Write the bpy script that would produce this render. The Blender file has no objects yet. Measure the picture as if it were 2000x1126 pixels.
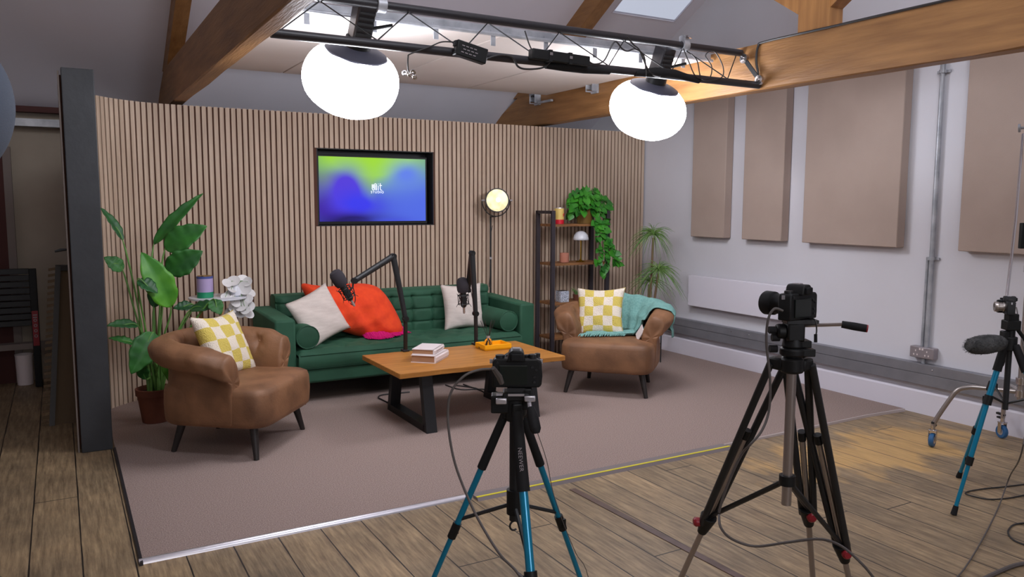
import bpy, math, random
from mathutils import Vector, Matrix, Euler
random.seed(7)
S = bpy.context.scene
C = S.collection
PI = math.pi

# ---------------------------------------------------------------- camera
F = 1546.4
YAW, PITCH, ROLL = math.radians(29.75), math.radians(-6.124), math.radians(0.205)
CAMZ = 1.59
_f = Vector((math.sin(YAW)*math.cos(PITCH), math.cos(YAW)*math.cos(PITCH), math.sin(PITCH)))
_r = Vector((math.cos(YAW), -math.sin(YAW), 0)); _u = _r.cross(_f)
RX = math.cos(ROLL)*_r + math.sin(ROLL)*_u
UX = -math.sin(ROLL)*_r + math.cos(ROLL)*_u
cd = bpy.data.cameras.new('camera'); cam = bpy.data.objects.new('camera', cd); C.objects.link(cam)
cd.sensor_width = 36; cd.lens = F/2000*36; cd.clip_start = 0.05; cd.clip_end = 100
m3 = Matrix((RX, UX, -_f)).transposed()
cam.matrix_world = Matrix.Translation((0, 0, CAMZ)) @ m3.to_4x4()
S.camera = cam
# ---------------------------------------------------------------- world, colour management
S.view_settings.view_transform = 'Standard'
S.view_settings.look = 'None'
S.view_settings.exposure = 0.0
S.view_settings.gamma = 1.0
S.view_settings.use_curve_mapping = False
w = bpy.data.worlds.new('overcast_sky'); S.world = w; w.use_nodes = True
w.node_tree.nodes['Background'].inputs[0].default_value = (0.60, 0.63, 0.74, 1)
w.node_tree.nodes['Background'].inputs[1].default_value = 1.0
# ---------------------------------------------------------------- lights (added unseen area fills, no roof windows built for them)
LANTERN = 25.5
def area(name, loc, aim, sx, sy, power, col):
    l = bpy.data.lights.new(name, 'AREA'); l.shape = 'RECTANGLE'; l.size = sx; l.size_y = sy
    l.energy = power; l.color = col
    o = bpy.data.objects.new(name, l); C.objects.link(o); o.location = loc
    o.rotation_euler = (Vector(aim)-Vector(loc)).to_track_quat('-Z', 'Y').to_euler()
    return o
area('added_fill_light', (2.2, 1.0, 4.95), (5.7, 6.6, 3.3), 1.6, 1.1, 112, (0.88, 0.92, 1.0))  # added cool fill to lift the upper right wall
area('added_fill_light', (0.2, -1.0, 4.0), (2.2, 3.0, 0.0), 1.6, 1.1, 42, (1.0, 0.93, 0.85))  # added warm fill for the general room level
area('added_fill_light', (1.2, -3.3, 2.4), (1.8, 7.0, 3.1), 2.4, 1.2, 75, (0.90, 0.92, 1.0))  # added cool fill, tilted up to brighten the back ceiling slope

# ---------------------------------------------------------------- pixel -> place helpers
def ray(x, y): return RX*((x-1000)/F) - UX*((y-563)/F) + _f
def at(x, y, d): return Vector((0, 0, CAMZ)) + ray(x, y)*d
def onz(x, y, z=0.0):
    d = ray(x, y); return Vector((0, 0, CAMZ)) + d*((z-CAMZ)/d.z)
def onx(x, y, X):
    d = ray(x, y); return Vector((0, 0, CAMZ)) + d*(X/d.x)
def ony(x, y, Y):
    d = ray(x, y); return Vector((0, 0, CAMZ)) + d*(Y/d.y)
V = Vector

# ---------------------------------------------------------------- materials
def lin(c):
    c = c/255.0
    return c/12.92 if c <= 0.04045 else ((c+0.055)/1.055)**2.4
def rgb(r, g, b): return (lin(r), lin(g), lin(b), 1)
def mat(name, col, rough=0.6, metal=0.0, col2=None, nscale=8.0, stretch=(1, 1, 1), bump=0.0, bscale=60.0, sheen=0.0, emit=None, estr=0, trans=0, detail=4, contrast=(0.35, 0.65), coat=0, spec=None, alpha=None):
    m = bpy.data.materials.new(name); m.use_nodes = True
    nt = m.node_tree; n = nt.nodes; b = n['Principled BSDF']
    b.inputs['Base Color'].default_value = col
    b.inputs['Roughness'].default_value = rough
    b.inputs['Metallic'].default_value = metal
    if sheen: b.inputs['Sheen Weight'].default_value = sheen; b.inputs['Sheen Roughness'].default_value = 0.4; b.inputs['Sheen Tint'].default_value = (min(1, col[0]*3+.05), min(1, col[1]*3+.05), min(1, col[2]*3+.05), 1)
    if coat: b.inputs['Coat Weight'].default_value = coat
    if spec is not None: b.inputs['Specular IOR Level'].default_value = spec
    if trans: b.inputs['Transmission Weight'].default_value = trans
    if alpha is not None: b.inputs['Alpha'].default_value = alpha
    if emit: b.inputs['Emission Color'].default_value = emit; b.inputs['Emission Strength'].default_value = estr
    tc = n.new('ShaderNodeTexCoord'); mp = n.new('ShaderNodeMapping'); mp.inputs['Scale'].default_value = stretch
    nt.links.new(tc.outputs['Object'], mp.inputs[0])
    if col2:
        nz = n.new('ShaderNodeTexNoise'); nz.inputs['Scale'].default_value = nscale; nz.inputs['Detail'].default_value = detail
        nt.links.new(mp.outputs[0], nz.inputs[0])
        rp = n.new('ShaderNodeValToRGB'); rp.color_ramp.elements[0].position = contrast[0]; rp.color_ramp.elements[1].position = contrast[1]
        rp.color_ramp.elements[0].color = col; rp.color_ramp.elements[1].color = col2
        nt.links.new(nz.outputs[0], rp.inputs[0]); nt.links.new(rp.outputs[0], b.inputs['Base Color'])
    if bump:
        nb = n.new('ShaderNodeTexNoise'); nb.inputs['Scale'].default_value = bscale; nb.inputs['Detail'].default_value = 3
        nt.links.new(mp.outputs[0], nb.inputs[0])
        bp = n.new('ShaderNodeBump'); bp.inputs['Strength'].default_value = bump; bp.inputs['Distance'].default_value = 0.01
        nt.links.new(nb.outputs[0], bp.inputs['Height']); nt.links.new(bp.outputs[0], b.inputs['Normal'])
    return m

MT = {}
MT['wall'] = mat('wall_paint', rgb(214, 213, 220), 0.75, col2=rgb(209, 207, 213), nscale=1.2, bump=0.05, bscale=30)
MT['ceiling'] = mat('ceiling_paint', rgb(234, 231, 240), 0.5, col2=rgb(228, 224, 232), nscale=0.8)
MT['darkwall'] = mat('store_wall_paint', rgb(176, 164, 148), 0.8, col2=rgb(165, 152, 136), nscale=2)
MT['skirting'] = mat('skirting_paint', rgb(222, 218, 228), 0.5)
MT['beam'] = mat('beam_timber', rgb(160, 115, 68), 0.5, col2=rgb(124, 85, 48), nscale=3, stretch=(7, 0.7, 7), bump=0.25, bscale=14, contrast=(0.3, 0.75))
MT['post'] = mat('post_timber', rgb(172, 122, 70), 0.5, col2=rgb(136, 92, 50), nscale=3, stretch=(7, 7, 0.7), bump=0.25, bscale=14, contrast=(0.3, 0.75))
MT['felt_panel'] = mat('acoustic_fabric', rgb(176, 157, 146), 0.95, col2=rgb(171, 152, 141), nscale=3, bump=0.2, bscale=300)
MT['cloud'] = mat('ceiling_panel_fabric', rgb(226, 216, 210), 0.95, col2=rgb(221, 210, 203), nscale=2, bump=0.1, bscale=200)
MT['slat'] = mat('slat_oak', rgb(200, 178, 157), 0.55, col2=rgb(180, 157, 136), nscale=2.2, stretch=(16, 16, 0.8), bump=0.1, bscale=30)
MT['felt'] = mat('slat_felt', rgb(88, 58, 46), 0.95)
MT['shelf_metal'] = mat('shelf_metal', rgb(52, 46, 52), 0.5)
MT['column'] = mat('painted_black_steel', rgb(50, 52, 56), 0.55, col2=rgb(40, 42, 46), nscale=4, bump=0.15, bscale=20)
MT['edge'] = mat('plaster_edge', rgb(130, 118, 112), 0.8)
MT['black_metal'] = mat('black_metal', rgb(34, 35, 37), 0.45, spec=0.4)
MT['black_plastic'] = mat('black_plastic', rgb(20, 21, 22), 0.5, spec=0.3)
MT['black_rubber'] = mat('black_rubber', rgb(23, 23, 25), 0.75, spec=0.3)
MT['truss'] = mat('truss_black', rgb(38, 36, 40), 0.4)
MT['skirt'] = mat('lantern_skirt', rgb(64, 64, 78), 0.6)
MT['zinc'] = mat('galvanised_steel', rgb(186, 188, 194), 0.4, 0.35, col2=rgb(150, 153, 160), nscale=9)
MT['chrome'] = mat('chrome', rgb(200, 196, 196), 0.2, 1.0)
MT['trunk'] = mat('trunking_metal', rgb(140, 140, 146), 0.45, 0.35, col2=rgb(128, 128, 134), nscale=6)
MT['alu'] = mat('aluminium', rgb(205, 202, 208), 0.32, 0.7)
MT['silver'] = mat('silver_tube', rgb(168, 160, 156), 0.32, 0.8)
MT['teal'] = mat('teal_anodised', rgb(0, 128, 165), 0.28, 0.35, coat=0.3)
MT['leather'] = mat('brown_suede_leather', rgb(132, 92, 62), 0.6, col2=rgb(96, 64, 41), nscale=5, bump=0.12, bscale=80, contrast=(0.4, 0.72), sheen=0.15)
MT['dark_wood'] = mat('dark_wood', rgb(38, 32, 30), 0.5)
MT['sofa_leg'] = mat('walnut', rgb(92, 46, 34), 0.5)
MT['velvet'] = mat('green_velvet', rgb(28, 71, 50), 0.75, col2=rgb(42, 90, 66), nscale=3.5, sheen=0.5, contrast=(0.35, 0.75))
MT['cream'] = mat('cream_linen', rgb(222, 210, 202), 0.9, col2=rgb(212, 199, 191), nscale=12, stretch=(1, 1, 6), bump=0.3, bscale=90)
MT['orange'] = mat('orange_wool', rgb(242, 76, 30), 0.9, col2=rgb(232, 66, 28), nscale=20, bump=0.25, bscale=200)
MT['magenta'] = mat('magenta_wool', rgb(214, 0, 120), 0.9, bump=0.6, bscale=160)
MT['tealwool'] = mat('teal_wool', rgb(104, 152, 146), 0.95, col2=rgb(124, 168, 162), nscale=60, bump=0.5, bscale=180)
MT['tabletop'] = mat('honey_oak', rgb(186, 126, 56), 0.45, col2=rgb(150, 94, 36), nscale=2.5, stretch=(1.2, 12, 12), coat=0.05, contrast=(0.35, 0.8))
MT['pages'] = mat('book_pages', rgb(176, 132, 98), 0.9, col2=rgb(150, 108, 78), nscale=40, stretch=(0.2, 0.2, 10))
MT['white'] = mat('white_cover', rgb(226, 214, 214), 0.5)
MT['whitegloss'] = mat('white_gloss', rgb(222, 224, 232), 0.25)
MT['terracotta'] = mat('terracotta', rgb(118, 66, 46), 0.8, col2=rgb(100, 54, 38), nscale=6)
MT['soil'] = mat('soil', rgb(48, 34, 26), 1, bump=1, bscale=60)
MT['leaf'] = mat('leaf_green', rgb(46, 112, 38), 0.55, col2=rgb(26, 80, 30), nscale=7)
MT['leafbright'] = mat('leaf_bright', rgb(84, 150, 30), 0.5, col2=rgb(52, 122, 30), nscale=6)
MT['leafdark'] = mat('leaf_dark', rgb(22, 66, 36), 0.5, col2=rgb(36, 90, 42), nscale=6)
MT['pothos'] = mat('pothos_green', rgb(66, 150, 36), 0.45, col2=rgb(36, 108, 34), nscale=9)
MT['stem'] = mat('stem_green', rgb(92, 138, 62), 0.5)
MT['drac'] = mat('dracaena_green', rgb(86, 128, 66), 0.5, col2=rgb(124, 156, 84), nscale=12)
MT['bark'] = mat('bark', rgb(120, 96, 74), 0.9)
MT['wicker'] = mat('olive_pot', rgb(124, 92, 34), 0.7, col2=rgb(104, 78, 30), nscale=6)
MT['shelfwood'] = mat('rustic_shelf_wood', rgb(150, 104, 62), 0.6, col2=rgb(118, 78, 46), nscale=4, stretch=(1, 10, 10))
MT['brass'] = mat('brass', rgb(196, 160, 60), 0.25, 1.0)
MT['yellow'] = mat('amber_yellow', rgb(246, 170, 12), 0.4)
MT['red'] = mat('red_plastic', rgb(140, 20, 34), 0.4)
MT['fur'] = mat('grey_faux_fur', rgb(84, 84, 84), 1.0, col2=rgb(52, 53, 54), nscale=30, bump=1.0, bscale=120)
MT['carpet'] = None
MT['blue'] = mat('blue_rubber', rgb(40, 92, 140), 0.5)
MT['clear'] = mat('clear_glass', rgb(235, 240, 240), 0.03, trans=1.0)
MT['glasspink'] = mat('amber_pink_glass', rgb(186, 124, 104), 0.25)
MT['darkred'] = mat('dark_red_paint', rgb(72, 28, 22), 0.7)
MT['softfab'] = mat('blue_grey_fabric', rgb(84, 94, 110), 0.9, bump=0.3, bscale=300)
MT['cable'] = mat('black_cable', rgb(40, 38, 38), 0.5)
MT['greycable'] = mat('grey_cable', rgb(84, 78, 76), 0.5)
MT['lens'] = mat('lens_glass', rgb(20, 22, 30), 0.08, coat=1)
MT['screen'] = mat('camera_screen', rgb(18, 26, 23), 0.3)
MT['petal'] = mat('white_petal', rgb(226, 224, 224), 0.35, sheen=0.2)
MT['outlet'] = mat('brushed_outlet', rgb(150, 142, 146), 0.4, 0.3)
MT['mud'] = mat('old_panel_wood', rgb(98, 80, 58), 0.8)

def speckle(name):
    m = mat(name, rgb(206, 210, 220), 0.6); nt = m.node_tree; n = nt.nodes; b = n['Principled BSDF']
    tc = n.new('ShaderNodeTexCoord'); vo = n.new('ShaderNodeTexVoronoi'); vo.inputs['Scale'].default_value = 110
    rp = n.new('ShaderNodeValToRGB'); rp.color_ramp.elements[0].position = 0.3; rp.color_ramp.elements[0].color = rgb(60, 66, 84)
    rp.color_ramp.elements[1].position = 0.42; rp.color_ramp.elements[1].color = rgb(200, 206, 220)
    nt.links.new(tc.outputs['Object'], vo.inputs[0]); nt.links.new(vo.outputs['Distance'], rp.inputs[0]); nt.links.new(rp.outputs[0], b.inputs[0])
    return m
MT['speckle'] = speckle('speckled_ceramic')

def carpet_mat():
    m = mat('carpet_pile', rgb(160, 141, 134), 1.0, bump=0.2, bscale=500); nt = m.node_tree; n = nt.nodes; b = n['Principled BSDF']
    b.inputs['Specular IOR Level'].default_value = 0.1
    tc = n.new('ShaderNodeTexCoord'); nz = n.new('ShaderNodeTexNoise'); nz.inputs['Scale'].default_value = 170; nz.inputs['Detail'].default_value = 2
    rp = n.new('ShaderNodeValToRGB'); rp.color_ramp.elements[0].position = 0.36; rp.color_ramp.elements[0].color = rgb(132, 114, 107)
    rp.color_ramp.elements[1].position = 0.66; rp.color_ramp.elements[1].color = rgb(168, 149, 142)
    nt.links.new(tc.outputs['Object'], nz.inputs[0]); nt.links.new(nz.outputs[0], rp.inputs[0]); nt.links.new(rp.outputs[0], b.inputs[0])
    return m
MT['carpet'] = carpet_mat()

def floor_mat():
    m = bpy.data.materials.new('old_floorboards'); m.use_nodes = True
    nt = m.node_tree; n = nt.nodes; L = nt.links.new; b = n['Principled BSDF']; b.inputs['Roughness'].default_value = 0.5
    tc = n.new('ShaderNodeTexCoord'); sep = n.new('ShaderNodeSeparateXYZ'); L(tc.outputs['Object'], sep.inputs[0])
    def mth(op, a, bb=None):
        q = n.new('ShaderNodeMath'); q.operation = op
        if isinstance(a, (int, float)): q.inputs[0].default_value = a
        else: L(a, q.inputs[0])
        if bb is not None:
            if isinstance(bb, (int, float)): q.inputs[1].default_value = bb
            else: L(bb, q.inputs[1])
        return q.outputs[0]
    xs = mth('DIVIDE', mth('ADD', sep.outputs[0], 10.03), 0.205)
    idx = mth('FLOOR', xs); fr = mth('FRACT', xs)
    wn = n.new('ShaderNodeTexWhiteNoise'); wn.noise_dimensions = '1D'; L(idx, wn.inputs['W'])
    # seams along the boards
    nzs = n.new('ShaderNodeTexNoise'); nzs.inputs['Scale'].default_value = 3; L(tc.outputs['Object'], nzs.inputs[0])
    wv = mth('MULTIPLY', nzs.outputs[0], 0.05)
    seam = mth('LESS_THAN', mth('ADD', fr, wv), 0.055)
    # butt ends
    ys = mth('ADD', mth('DIVIDE', sep.outputs[1], 5.3), mth('MULTIPLY', wn.outputs['Value'], 7.3))
    butt = mth('LESS_THAN', mth('FRACT', ys), 0.0013)
    dark = mth('MAXIMUM', seam, butt)
    # colour
    mp = n.new('ShaderNodeMapping'); mp.inputs['Scale'].default_value = (15, 1.3, 1); L(tc.outputs['Object'], mp.inputs[0])
    cmb = n.new('ShaderNodeVectorMath'); cmb.operation = 'ADD'; L(mp.outputs[0], cmb.inputs[0])
    cx = n.new('ShaderNodeCombineXYZ'); L(mth('MULTIPLY', idx, 3.7), cx.inputs[1]); L(cx.outputs[0], cmb.inputs[1])
    g = n.new('ShaderNodeTexNoise'); g.inputs['Scale'].default_value = 3.2; g.inputs['Detail'].default_value = 8; g.inputs['Roughness'].default_value = 0.65; L(cmb.outputs[0], g.inputs[0])
    rp = n.new('ShaderNodeValToRGB'); e = rp.color_ramp.elements
    e[0].position = 0.28; e[0].color = rgb(108, 93, 74); e[1].position = 0.74; e[1].color = rgb(190, 170, 138)
    x = e.new(0.5); x.color = rgb(152, 134, 108); L(g.outputs[0], rp.inputs[0])
    big = n.new('ShaderNodeTexNoise'); big.inputs['Scale'].default_value = 2.3; big.inputs['Detail'].default_value = 9; big.inputs['Roughness'].default_value = 0.65; L(tc.outputs['Object'], big.inputs[0])
    hue = n.new('ShaderNodeMixRGB'); hue.blend_type = 'MULTIPLY'; hue.inputs[0].default_value = 0.9
    hr = n.new('ShaderNodeValToRGB'); hr.color_ramp.elements[0].position = 0.32; hr.color_ramp.elements[0].color = (0.60, 0.57, 0.54, 1)
    hr.color_ramp.elements[1].position = 0.7; hr.color_ramp.elements[1].color = (1.14, 1.04, 0.92, 1)
    L(big.outputs[0], hr.inputs[0]); L(rp.outputs[0], hue.inputs[1]); L(hr.outputs[0], hue.inputs[2])
    pl = n.new('ShaderNodeMixRGB'); pl.blend_type = 'MULTIPLY'; pl.inputs[0].default_value = 1
    pr = n.new('ShaderNodeValToRGB'); pr.color_ramp.elements[0].color = (0.84, 0.84, 0.84, 1); pr.color_ramp.elements[1].color = (1.1, 1.08, 1.04, 1)
    L(wn.outputs['Value'], pr.inputs[0]); L(hue.outputs[0], pl.inputs[1]); L(pr.outputs[0], pl.inputs[2])
    # bare worn patch beyond the carpet corner
    dx = mth('DIVIDE', mth('SUBTRACT', sep.outputs[0], 4.6), 1.0); dy = mth('DIVIDE', mth('SUBTRACT', sep.outputs[1], 3.15), 0.42)
    d = mth('SQRT', mth('ADD', mth('MULTIPLY', dx, dx), mth('MULTIPLY', dy, dy)))
    st = n.new('ShaderNodeTexNoise'); st.inputs['Scale'].default_value = 2.2; st.inputs['Detail'].default_value = 6
    mp2 = n.new('ShaderNodeMapping'); mp2.inputs['Scale'].default_value = (2.4, 1.0, 1); L(tc.outputs['Object'], mp2.inputs[0]); L(mp2.outputs[0], st.inputs[0])
    k = mth('SUBTRACT', mth('MULTIPLY', st.outputs[0], 2.6), d)
    kr = n.new('ShaderNodeValToRGB'); kr.color_ramp.elements[0].position = 0.3; kr.color_ramp.elements[1].position = 0.75; L(k, kr.inputs[0])
    pt = n.new('ShaderNodeMixRGB'); L(kr.outputs[0], pt.inputs[0]); L(pl.outputs[0], pt.inputs[1])
    gp = n.new('ShaderNodeMixRGB'); gp.blend_type = 'MULTIPLY'; gp.inputs[0].default_value = 0.5; gp.inputs[1].default_value = rgb(206, 166, 106)
    g2 = n.new('ShaderNodeValToRGB'); g2.color_ramp.elements[0].color = (0.5, 0.45, 0.4, 1); g2.color_ramp.elements[0].position = 0.35; g2.color_ramp.elements[1].position = 0.6
    L(g.outputs[0], g2.inputs[0]); L(g2.outputs[0], gp.inputs[2]); L(gp.outputs[0], pt.inputs[2])
    fin = n.new('ShaderNodeMixRGB'); fin.inputs[2].default_value = rgb(30, 22, 16); L(dark, fin.inputs[0]); L(pt.outputs[0], fin.inputs[1])
    L(fin.outputs[0], b.inputs['Base Color'])
    bp = n.new('ShaderNodeBump'); bp.inputs['Strength'].default_value = 0.35; bp.inputs['Distance'].default_value = 0.01
    hh = mth('SUBTRACT', g.outputs[0], mth('MULTIPLY', dark, 1.5)); L(hh, bp.inputs['Height']); L(bp.outputs[0], b.inputs['Normal'])
    return m
MT['floor'] = floor_mat()

def check_mat():
    m = mat('yellow_check_wool', rgb(220, 196, 90), 0.95, bump=0.9, bscale=120); nt = m.node_tree; n = nt.nodes; b = n['Principled BSDF']
    uv = n.new('ShaderNodeUVMap'); ck = n.new('ShaderNodeTexChecker'); ck.inputs['Scale'].default_value = 6.0
    ck.inputs['Color1'].default_value = rgb(208, 186, 92); ck.inputs['Color2'].default_value = rgb(226, 214, 198)
    nz = n.new('ShaderNodeTexNoise'); nz.inputs['Scale'].default_value = 5
    mx = n.new('ShaderNodeMixRGB'); mx.inputs[0].default_value = 0.05
    nt.links.new(uv.outputs[0], mx.inputs[1]); nt.links.new(nz.outputs['Color'], mx.inputs[2]); nt.links.new(uv.outputs[0], nz.inputs[0])
    nt.links.new(mx.outputs[0], ck.inputs[0]); nt.links.new(ck.outputs[0], b.inputs[0])
    return m
MT['check'] = check_mat()

# ---------------------------------------------------------------- mesh builder
class MB:
    def __init__(s): s.v = []; s.f = []; s.uv = None; s.pr = []
    def each(s, name, m, parent=None, **kw):      # every primitive becomes an object of its own
        pr = s.pr+[(len(s.v), len(s.f))]; out = []
        for (a, fa), (b, fb) in zip(pr[:-1], pr[1:]):
            q = MB(); q.v = s.v[a:b]; q.f = [[i-a for i in f] for f in s.f[fa:fb]]; out.append(q.build(name, m, parent, **kw))
        return out
    def add(s, vs, fs, M=None):
        s.pr.append((len(s.v), len(s.f)))
        o = len(s.v)
        for p in vs:
            p = Vector(p); s.v.append(M @ p if M else p)
        for f in fs: s.f.append([i+o for i in f])
        return s
    def box(s, c, d, M=None, rz=0, R=None):
        x, y, z = d[0]/2, d[1]/2, d[2]/2
        vs = [V((a*x, b*y, e*z)) for a in (-1, 1) for b in (-1, 1) for e in (-1, 1)]
        rot = R if R is not None else Matrix.Rotation(rz, 3, 'Z')
        vs = [rot @ p + V(c) for p in vs]
        return s.add(vs, [(0, 1, 3, 2), (4, 6, 7, 5), (0, 4, 5, 1), (2, 3, 7, 6), (0, 2, 6, 4), (1, 5, 7, 3)], M)
    def hexa(s, p):   # 8 points: bottom 4 loop then top 4 loop
        return s.add(p, [(0, 3, 2, 1), (4, 5, 6, 7), (0, 1, 5, 4), (1, 2, 6, 5), (2, 3, 7, 6), (3, 0, 4, 7)])
    def tube(s, path, r, seg=8, closed=False, caps=True):
        path = [Vector(p) for p in path]; n = len(path)
        rs = r if isinstance(r, (list, tuple)) else [r]*n
        T = []
        for i in range(n):
            if closed: t = path[(i+1) % n]-path[i-1]
            else: t = path[min(i+1, n-1)]-path[max(i-1, 0)]
            T.append(t.normalized() if t.length > 1e-9 else V((0, 0, 1)))
        a = V((0, 0, 1)) if abs(T[0].z) < 0.9 else V((1, 0, 0))
        u = T[0].cross(a).normalized(); vs = []
        for i in range(n):
            u = (u - T[i]*u.dot(T[i])).normalized(); w2 = T[i].cross(u)
            for k in range(seg):
                an = 2*PI*k/seg; vs.append(path[i] + (u*math.cos(an)+w2*math.sin(an))*rs[i])
        fs = []
        for i in range(n if closed else n-1):
            j = (i+1) % n
            for k in range(seg):
                l = (k+1) % seg; fs.append((i*seg+k, i*seg+l, j*seg+l, j*seg+k))
        if caps and not closed:
            fs.append(tuple(range(seg))[::-1]); fs.append(tuple((n-1)*seg+k for k in range(seg)))
        return s.add(vs, fs)
    def cyl(s, a, b, r, seg=16, r2=None): return s.tube([a, b], [r, r if r2 is None else r2], seg)
    def lathe(s, prof, c=(0, 0, 0), axis=(0, 0, 1), seg=24, cap=True, wob=None):
        q = V((0, 0, 1)).rotation_difference(Vector(axis)).to_matrix(); vs = []; n = len(prof)
        for (r, z) in prof:
            for k in range(seg):
                an = 2*PI*k/seg; rr = r*(wob(an, z) if wob else 1)
                vs.append(q @ V((rr*math.cos(an), rr*math.sin(an), z)) + Vector(c))
        fs = []
        for i in range(n-1):
            for k in range(seg):
                l = (k+1) % seg; fs.append((i*seg+k, i*seg+l, (i+1)*seg+l, (i+1)*seg+k))
        if cap:
            fs.append(tuple(range(seg))[::-1]); fs.append(tuple((n-1)*seg+k for k in range(seg)))
        return s.add(vs, fs)
    def grid(s, fn, nu, nv, wrapu=False, wrapv=False):
        vs = [fn(i/(nu if wrapu else nu-1), j/(nv if wrapv else nv-1)) for i in range(nu) for j in range(nv)]
        fs = []
        for i in range(nu if wrapu else nu-1):
            for j in range(nv if wrapv else nv-1):
                i2 = (i+1) % nu; j2 = (j+1) % nv
                fs.append((i*nv+j, i2*nv+j, i2*nv+j2, i*nv+j2))
        return s.add(vs, fs)
    def prism(s, pts, axis, a, b):
        # pts 2D polygon, axis 'x','y','z'; extruded a..b
        def mk(p, h):
            return {'x': (h, p[0], p[1]), 'y': (p[0], h, p[1]), 'z': (p[0], p[1], h)}[axis]
        n = len(pts); vs = [mk(p, a) for p in pts]+[mk(p, b) for p in pts]
        fs = [tuple(range(n))[::-1], tuple(range(n, 2*n))]+[(i, (i+1) % n, n+(i+1) % n, n+i) for i in range(n)]
        return s.add(vs, fs)
    def sphere(s, c, r, seg=14, rings=9, sc=(1, 1, 1)):
        pr = []
        o = len(s.v)
        for i in range(rings):
            a = -PI/2+PI*(i+0.5)/rings; pr.append((r*math.cos(a), r*math.sin(a)))
        s.lathe(pr, (0, 0, 0), (0, 0, 1), seg)
        for i in range(o, len(s.v)):
            p = s.v[i]; s.v[i] = V((p.x*sc[0], p.y*sc[1], p.z*sc[2]))+Vector(c)
        return s
    def build(s, name, m, parent=None, smooth=True, bevel=0, sub=0, world=True, angle=0.7, solid=0):
        me = bpy.data.meshes.new(name); me.from_pydata([tuple(p) for p in s.v], [], s.f); me.update()
        import bmesh
        bm = bmesh.new(); bm.from_mesh(me); bmesh.ops.recalc_face_normals(bm, faces=bm.faces); bm.to_mesh(me); bm.free()
        if smooth:
            me.polygons.foreach_set('use_smooth', [True]*len(me.polygons)); me.set_sharp_from_angle(angle=angle)
        if s.uv:
            l = me.uv_layers.new(name='UVMap')
            for lp in me.loops: l.data[lp.index].uv = s.uv[lp.vertex_index]
        if m: me.materials.append(MT[m] if isinstance(m, str) else m)
        o = bpy.data.objects.new(name, me); C.objects.link(o)
        if parent:
            o.parent = parent
            if world: o.matrix_parent_inverse = mw(parent).inverted()
        if solid:
            sm = o.modifiers.new('solid', 'SOLIDIFY'); sm.thickness = solid; sm.offset = 0
        if bevel:
            bv = o.modifiers.new('bevel', 'BEVEL'); bv.width = bevel; bv.segments = 2; bv.limit_method = 'ANGLE'; bv.angle_limit = 0.6
        if sub:
            sb = o.modifiers.new('sub', 'SUBSURF'); sb.levels = sub; sb.render_levels = sub
        return o
def mw(o):
    M = Matrix.Translation(o.location) @ o.rotation_euler.to_matrix().to_4x4()
    if o.parent: M = mw(o.parent) @ o.matrix_parent_inverse @ M
    return M
def tag(o, label=None, cat=None, group=None, kind=None):
    if label: o['label'] = label
    if cat: o['category'] = cat
    if group: o['group'] = group
    if kind: o['kind'] = kind
    return o
def thing(name, loc, label, cat, rz=0, group=None):
    o = bpy.data.objects.new(name, None); C.objects.link(o); o.location = loc; o.rotation_euler = (0, 0, rz)
    o.empty_display_size = 0.1
    return tag(o, label, cat, group)
def struct(o): o['kind'] = 'structure'; return o
def copy_tree(o, parent=None):
    c = o.copy(); C.objects.link(c)
    if parent: c.parent = parent
    for ch in [x for x in bpy.data.objects if x.parent == o]: copy_tree(ch, c)
    return c
def cat_path(pts, k=6):
    pts = [Vector(p) for p in pts]; out = []
    for i in range(len(pts)-1):
        p0 = pts[max(i-1, 0)]; p1 = pts[i]; p2 = pts[i+1]; p3 = pts[min(i+2, len(pts)-1)]
        for j in range(k):
            t = j/k
            out.append(0.5*((2*p1)+(p2-p0)*t+(2*p0-5*p1+4*p2-p3)*t*t+(3*p1-p0-3*p2+p3)*t*t*t))
    out.append(pts[-1]); return out
def text_mesh(body, size, m, parent, M, name='lettering', ext=0.0006, space=1.0):
    cu = bpy.data.curves.new('t', 'FONT'); cu.body = body; cu.size = size; cu.extrude = ext; cu.align_x = 'CENTER'; cu.align_y = 'CENTER'; cu.space_character = space
    o = bpy.data.objects.new('t', cu); C.objects.link(o)
    dg = bpy.context.evaluated_depsgraph_get(); me = bpy.data.meshes.new_from_object(o.evaluated_get(dg))
    bpy.data.objects.remove(o); me.transform(M); me.name = name; me.materials.clear(); me.materials.append(MT[m] if isinstance(m, str) else m)
    q = bpy.data.objects.new(name, me); C.objects.link(q)
    if parent: q.parent = parent; q.matrix_parent_inverse = mw(parent).inverted()
    return q
def frame(o, x, y):   # matrix with origin o, local X along x, local Y along y
    x = Vector(x).normalized(); y = Vector(y); y = (y-x*y.dot(x)).normalized(); z = x.cross(y)
    M = Matrix((x, y, z)).transposed().to_4x4(); M.translation = Vector(o); return M

# ================================================================ ROOM
XW, YB, XL_, YF = 5.70, 8.20, -3.4, -4.0
def zc(y): return 2.74+0.57*(7.62-y)          # slope of the ceiling
YR = 2.1
def zc2(y): return zc(YR)-(YR-y)*0.57
struct(MB().box(((XL_+XW)/2, (YF+YB)/2, -0.05), (XW-XL_+0.4, YB-YF+0.4, 0.1)).build('floor', 'floor', smooth=False))
def gable(x0, x1):
    return MB().prism([(YF, 0), (YB, 0), (YB, zc(YB)), (YR, zc(YR)), (YF, zc2(YF))], 'x', x0, x1)
struct(gable(XW, XW+0.15).build('wall_right', 'wall', smooth=False))
struct(gable(XL_-0.15, XL_).build('wall_left', 'wall', smooth=False))
struct(MB().box(((XL_+XW)/2, YB+0.075, 1.25), (XW-XL_, 0.15, 2.5)).build('wall_back', 'darkwall', smooth=False))
struct(MB().box(((XL_+XW)/2, YF-0.075, 1.3), (XW-XL_, 0.15, 2.6)).build('wall_front', 'wall', smooth=False))
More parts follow.
